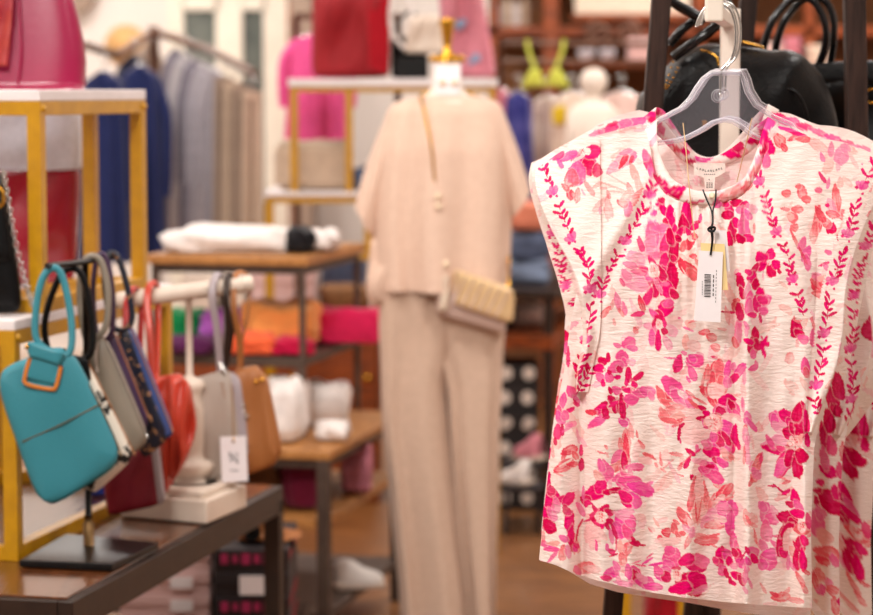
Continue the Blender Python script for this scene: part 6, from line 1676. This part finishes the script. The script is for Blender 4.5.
# rail with lime top and printed clothes
lY = 8.7
rl_ = thing('clothes_rack', 'iron double rail rack with the lime bikini top at right', 'clothes rack', [U(580, 300, lY)[0], lY, 0])
for y in (44, 62):
    MB().tube([U(498, y, lY), U(668, y, lY)], .010, 10).build('rail', M_iron, rl_)
for x in (500, 666):
    MB().tube([U(x, 40, lY), U(x, yfl(lY) - 1, lY)], .012, 10).build('post', M_iron, rl_)
bk = thing('bikini_top', 'lime green bikini top hanging on the iron rail', 'bikini top', U(545, 90, lY - .03))
for cx, s_ in ((533, 1), (558, -1)):
    MB().pillow(U(cx - 5 + 2 * s_, 69, lY - .03), U(cx + 5 + 2 * s_, 69, lY - .03), U(cx + 12, 87, lY - .03), U(cx - 12, 87, lY - .03), .06, e=.5, rim=.3).build('cup', C['lime'], bk)
    MB().tube([U(cx + 2 * s_, 68, lY - .03), U(cx - 4 * s_, 52, lY - .02), U(cx - 6 * s_, 40, lY)], .007, 8, res=5).build('strap', C['lime'], bk)
MB().tube([U(522, 87, lY - .03), U(546, 84, lY - .03), U(569, 87, lY - .03)], .008, 8, res=5).build('band', C['lime'], bk)
gr = 'pink and printed tops behind the gold unit'
garment('shirt', 'royal blue printed top left of the white tops under the lime bikini', 'shirt', 500, 536, 92, 208, lY, fabric('blue_print_cloth', (34, 40, 120), (96, 96, 168), 14), gr, seed=21, kind='tank')
garment('shirt', 'white top below the lime bikini top, right of the blue one', 'shirt', 528, 566, 96, 196, lY + .1, fabric('cream_print_cloth', (236, 222, 208), (206, 180, 170), 9), gr, seed=22, kind='tank')
y_t = garment('shirt', 'cream top with yellow patch behind the front blouse shoulder', 'shirt', 548, 596, 92, 190, lY - .08, fabric('ivory_print_cloth', (234, 218, 200), (214, 190, 176), 12), gr, seed=23, kind='tank')
MB().pillow(U(552, 108, lY - .16), U(566, 104, lY - .16), U(566, 124, lY - .16), U(553, 126, lY - .16), .03, e=.6).build('printed_patch', C['yellow'], y_t)
garment('shirt', 'pale pink top hanging beside the black satchel', 'shirt', 592, 650, 92, 190, lY, C['pale_pink'], gr, seed=24, kind='tank')
garment('shirt', 'red and pink striped top between mannequin sleeve and blue top', 'shirt', 488, 512, 88, 150, lY + .03, C['dusty_pink'], gr, seed=25, kind='tank')
# bust form with round white head
bf = thing('bust_form', 'white bust form with round head behind the lime bikini top', 'mannequin', [U(594, 300, lY - .2)[0], lY - .25, 0])
kb = (lY - .25) / 2400
bxx = U(594, 0, lY - .25)[0]; zh = U(0, 82, lY - .25)[2]
MB().lathe([bxx, lY - .25, zh], [(0, 14 * kb), (8 * kb, 12 * kb), (13 * kb, 6 * kb), (14 * kb, 0), (12 * kb, -7 * kb), (7 * kb, -13 * kb), (6 * kb, -17 * kb), (16 * kb, -22 * kb), (26 * kb, -30 * kb), (28 * kb, -60 * kb), (24 * kb, -95 * kb), (0, -100 * kb)][::-1], 28, sq=.75).build('torso', M_skin, bf)
MB().tube([[bxx, lY - .25, 0], [bxx, lY - .25, zh - 98 * kb]], .016, 12).build('pole', M_legm, bf)
MB().lathe([bxx, lY - .25, 0], [(.16, 0), (.16, .012), (.02, .02)], 28).build('base', M_legm, bf)
for i, (x, y, r) in enumerate(((586, 54, 8), (607, 54, 8))):
    q = U(x, y + 8, kY - .1); t = thing('bowl', 'pale bowl on the wall unit ledge, %s one' % ('left', 'right')[i], 'bowl', q, 'bowls on the wall unit ledge')
    k_ = (kY) / 2400
    MB().lathe([q[0], kY - .1, U(0, 64, kY)[2]], [(3 * k_, 0), (4 * k_, .004), (8 * k_, 10 * k_), (8.4 * k_, 14 * k_), (7.6 * k_, 14 * k_), (4 * k_, .02)], 20).build('bowl_body', C['silver'], t)
wbx('ledge', 570, 930, 63.5, 67, kY - .3, .6)
cbx = thing('storage_box', 'blush storage box at right end of the wall unit ledge', 'box', [U(641, 0, kY - .2)[0], kY - .1, U(0, 64, kY)[2]])
c, s = pxbox(630, 654, 40, 63.0, kY - .2, .2); MB().box(c, s).build('box_base', M_boxp, cbx, smooth=False, bevel=.005)
c, s = pxbox(629, 655, 38, 45, kY - .21, .22); MB().box(c, s).build('box_lid', M_boxp, cbx, smooth=False, bevel=.005)

# table with denim, shoe boxes beneath
jN = G(556, 291, .75)
jl = 1.0; jb = .42
jt = thing('display_table', 'dark table with folded denim right of the mannequin', 'table', [jN[0], jN[1], 0] + (ADIR * jl + BDIR * jb) / 2)
jP = lambda a, b, z: np.array([jN[0], jN[1], 0]) + ADIR * a + BDIR * b + ZV * z
MB().box(jP(jl / 2, jb / 2, .735), (jl, jb, .03), AX).build('tabletop', M_dark, jt, smooth=False, bevel=.003)
for a, b in ((.03, .03), (jl - .03, .03), (.03, jb - .03), (jl - .03, jb - .03)):
    MB().box(jP(a, b, .36), (.032, .032, .72), AX).build('leg', M_dark, jt, smooth=False)
MB().box(jP(jl / 2, jb / 2, .575), (jl - .02, jb - .02, .05), AX).build('shelf', M_wood, jt, smooth=False, bevel=.003)
jz = .752
gj = 'folded clothes on the denim table'
jY = jN[1] + .25
fold(503, 552, 262, 292, jY, C['denim'], 'blue denim trousers at the bottom of the denim table pile', .3, 31, 4, gj, .35, .1, zmin=jz, name='folded_jeans')
zj2 = U(0, 262, jY)[2] + .004
fold(506, 550, 234, 262, jY + .02, C['dark_denim'], 'darker denim trousers on top of the denim pile', .28, 32, 3, gj, .35, .1, zmin=zj2, name='folded_jeans')
zj3 = U(0, 235, jY)[2] + .012
fold(508, 552, 203, 232, jY + .04, C['peach'], 'peach pink folded tops on top of the denim', .26, 33, 3, gj, .35, .08, zmin=zj3)
jz4 = .602
fold(512, 544, 306, 334, jY + .1, C['pale_pink'], 'pale pink folded top on shelf of the denim table', .25, 34, 2, gj, .35, .08, zmin=jz4)
fold(496, 514, 304, 330, jY - .08, C['black'], 'black folded top on shelf edge behind the crossbody bag', .12, 35, 1, gj, .5, .12, zmin=jz4)
# black boxes with white dots
M_dots = mat('dotted_black_paper', (24, 22, 24), 0.6)
_nt = M_dots.node_tree; _N = _nt.nodes; _L = _nt.links
_tc = _N.new('ShaderNodeTexCoord'); _sx = _N.new('ShaderNodeSeparateXYZ'); _L.new(_tc.outputs['Object'], _sx.inputs[0])
def _m(op, a, b=None):
    n = _N.new('ShaderNodeMath'); n.operation = op
    for i_, q_ in enumerate((a, b)):
        if q_ is None: continue
        if isinstance(q_, (int, float)): n.inputs[i_].default_value = q_
        else: _L.new(q_, n.inputs[i_])
    return n.outputs[0]
_hx = _m('SUBTRACT', _m('FRACT', _m('MULTIPLY', _m('ADD', _sx.outputs[0], _sx.outputs[1]), 13.0)), .5)
_hz = _m('SUBTRACT', _m('FRACT', _m('MULTIPLY', _sx.outputs[2], 12.0)), .5)
_d = _m('SQRT', _m('ADD', _m('MULTIPLY', _hx, _hx), _m('MULTIPLY', _hz, _hz)))
_r = _N.new('ShaderNodeValToRGB'); _r.color_ramp.interpolation = 'CONSTANT'
_r.color_ramp.elements[0].color = list(lin((222, 210, 200))) + [1]; _r.color_ramp.elements[1].color = list(lin((26, 23, 25))) + [1]; _r.color_ramp.elements[1].position = 0.27
_L.new(_d, _r.inputs[0]); _L.new(_r.outputs[0], _N['Principled BSDF'].inputs['Base Color'])
dz = 0.0
x0p, x1p = 499, 541
dY_ = 8.05
for i, (h, lbl) in enumerate(((.17, 'lowest'), (.17, 'middle'), (.15, 'topmost'))):
    a = U(x0p, 0, dY_)[0]; b = U(x1p, 0, dY_)[0]
    t = thing('shoe_box', 'black shoe box with white dots, %s of the stack under the denim table' % lbl, 'box', [(a + b) / 2, dY_ + .15, dz], 'dotted shoe boxes')
    MB().box([(a + b) / 2, dY_ + .15, dz + h * .4], ((b - a) * .97, .29, h * .8)).build('box_base', M_dots, t, smooth=False, bevel=.003)
    MB().box([(a + b) / 2, dY_ + .15, dz + h * .84], ((b - a), .3, h * .3)).build('box_lid', M_dots, t, smooth=False, bevel=.003)
    dz += h + .001
for i, (x0, x1, y0, y1, m, lb__, r) in enumerate(((502, 528, 448, 478, 'white', 'white shoe at the front of the dotted boxes', 2.4), (512, 540, 428, 456, 'silver', 'pale green shoe behind the white one by the dotted boxes', 2.6), (526, 546, 416, 442, 'pink', 'pink and white shoe beside the dotted boxes', 2.2))):
    pass
zst = 0.0
ss_ = thing('shoe_stand', 'small black step stand with shoes before the dotted boxes', 'stand', [U(524, 0, 7.75)[0], 7.75, 0])
for i, (Y, y) in enumerate(((7.66, 484), (7.84, 460))):
    z = U(0, y, Y)[2]
    MB().box([U(524, 0, Y)[0], Y, z - .008], (.13, .16, .016)).build('step', M_boxk, ss_, smooth=False, bevel=.002)
    for sx2 in (-.055, .055):
        MB().box([U(524, 0, Y)[0] + sx2, Y, (z - .016) / 2], (.012, .14, z - .016)).build('leg', M_boxk, ss_, smooth=False)
shoe('white flat shoe on the front step before the dotted boxes', 502, 532, 462, 484, 7.66, C['white'], 2.6, z=U(0, 484, 7.66)[2] + .002)
shoe('pink and white shoe on the rear step before the dotted boxes', 514, 544, 436, 460, 7.84, C['dusty_pink'], 2.5, z=U(0, 460, 7.84)[2] + .002)

# seen below the blouse hem: gold leg of a small stool and a red bag
gs_ = thing('gold_stool', 'small gold framed stool seen below the blouse hem', 'stool', [U(640, 0, 6.0)[0], 6.05, 0])
sx0, sx1 = U(629, 0, 6.0)[0], U(690, 0, 6.0)[0]
for x in (sx0, sx1):
    for y in (6.0, 6.3):
        MB().box([x, y, .2], (.03, .03, .4)).build('leg', M_gold, gs_, smooth=False, bevel=.002)
MB().box([(sx0 + sx1) / 2, 6.15, .412], (sx1 - sx0 + .04, .34, .024)).build('seat', M_board, gs_, smooth=False, bevel=.003)
tote('handbag', 'red handbag on the floor under the gold stool', 'handbag', [(645, 560), (680, 560), (684, 650), (643, 650)], 6.13, .1, C['red'], None, None, 0.0)

for i, (x0, x1, y0, m, lb__) in enumerate(((764, 780, 44, 'pale_pink', 'blush box on the wall unit ledge, seen left in the loop handles'), (784, 798, 38, 'dusty_pink', 'dusty pink box on the wall unit ledge, inside the loop handles'), (806, 824, 46, 'cream', 'cream box on the wall unit ledge, right in the loop handles'))):
    a = U(x0, 0, kY)[0]; b = U(x1, 0, kY)[0]; z = U(0, 64, kY - .3)[2]; z1_ = U(0, y0, kY)[2]
    t = thing('storage_box', lb__, 'box', [(a + b) / 2, kY, z])
    MB().box([(a + b) / 2, kY, (z + z1_) / 2 - .01], ((b - a) * .97, .2, z1_ - z - .02)).build('box_base', C[m], t, smooth=False, bevel=.005)
    MB().box([(a + b) / 2, kY, z1_ - .02], (b - a, .206, .04)).build('box_lid', C[m], t, smooth=False, bevel=.005)
# ------------------------------------------------------------------ lights
def area(name, loc, size, energy, col=(1, 0.965, 0.92), rot=(0, 0, 0), sy=None):
    l = bpy.data.lights.new(name, 'AREA'); l.energy = energy; l.color = col; l.size = size
    if sy: l.shape = 'RECTANGLE'; l.size_y = sy
    o = bpy.data.objects.new(name, l); COL.objects.link(o); o.location = loc; o.rotation_euler = rot
    return o


for i, (x, y) in enumerate([(-1.6, 1.8), (1.6, 1.8), (-1.6, 4.6), (1.6, 4.6), (-1.6, 7.4), (1.6, 7.4), (-1.6, 10.2), (1.6, 10.2)]):
    area('ceiling_lamp', (x, y, 3.18), 0.7, 34 if y < 9 else 60)
from mathutils import Vector
sp = area('track_spot', (-0.75, 1.1, 3.1), 0.4, 74)
sp.rotation_euler = (Vector((.38, 3.25, 1.1)) - sp.location).to_track_quat('-Z', 'Y').to_euler()
area('track_spot', (-.3, 4.6, 3.15), 0.35, 27, rot=(math.radians(38), 0, 0))
area('track_spot', (-1.1, 2.3, 3.1), 0.35, 20, rot=(math.radians(42), 0, math.radians(-6)))
area('track_spot', (-1.2, 9.0, 3.15), 0.4, 40, rot=(math.radians(40), 0, 0))
area('track_spot', (.9, 7.6, 3.15), 0.4, 16, rot=(math.radians(40), 0, 0))
w = bpy.data.worlds.new('shop_daylight'); scn.world = w; w.use_nodes = True
w.node_tree.nodes['Background'].inputs[0].default_value = (1.0, 0.95, 0.9, 1)
w.node_tree.nodes['Background'].inputs[1].default_value = 0.22

# ------------------------------------------------------------------ camera
cd = bpy.data.cameras.new('camera'); cam = bpy.data.objects.new('camera', cd); COL.objects.link(cam)
cd.sensor_width = 36; cd.sensor_fit = 'HORIZONTAL'; cd.lens = FPX * 36 / 873.0
cam.location = (0, 0, CZ); cam.rotation_euler = (PI / 2 - PIT, 0, 0)
cd.clip_start = 0.05; cd.clip_end = 100
cd.dof.use_dof = True; cd.dof.focus_distance = 3.22; cd.dof.aperture_fstop = 4.3; cd.dof.aperture_blades = 0
scn.camera = cam
vs = scn.view_settings
scn.display_settings.display_device = 'sRGB'
vs.view_transform = 'Standard'; vs.look = 'None'; vs.gamma = 1.0; vs.use_curve_mapping = False; vs.exposure = 0.0
scn.cycles.use_denoising = True
scn.cycles.max_bounces = 8; scn.cycles.transparent_max_bounces = 16
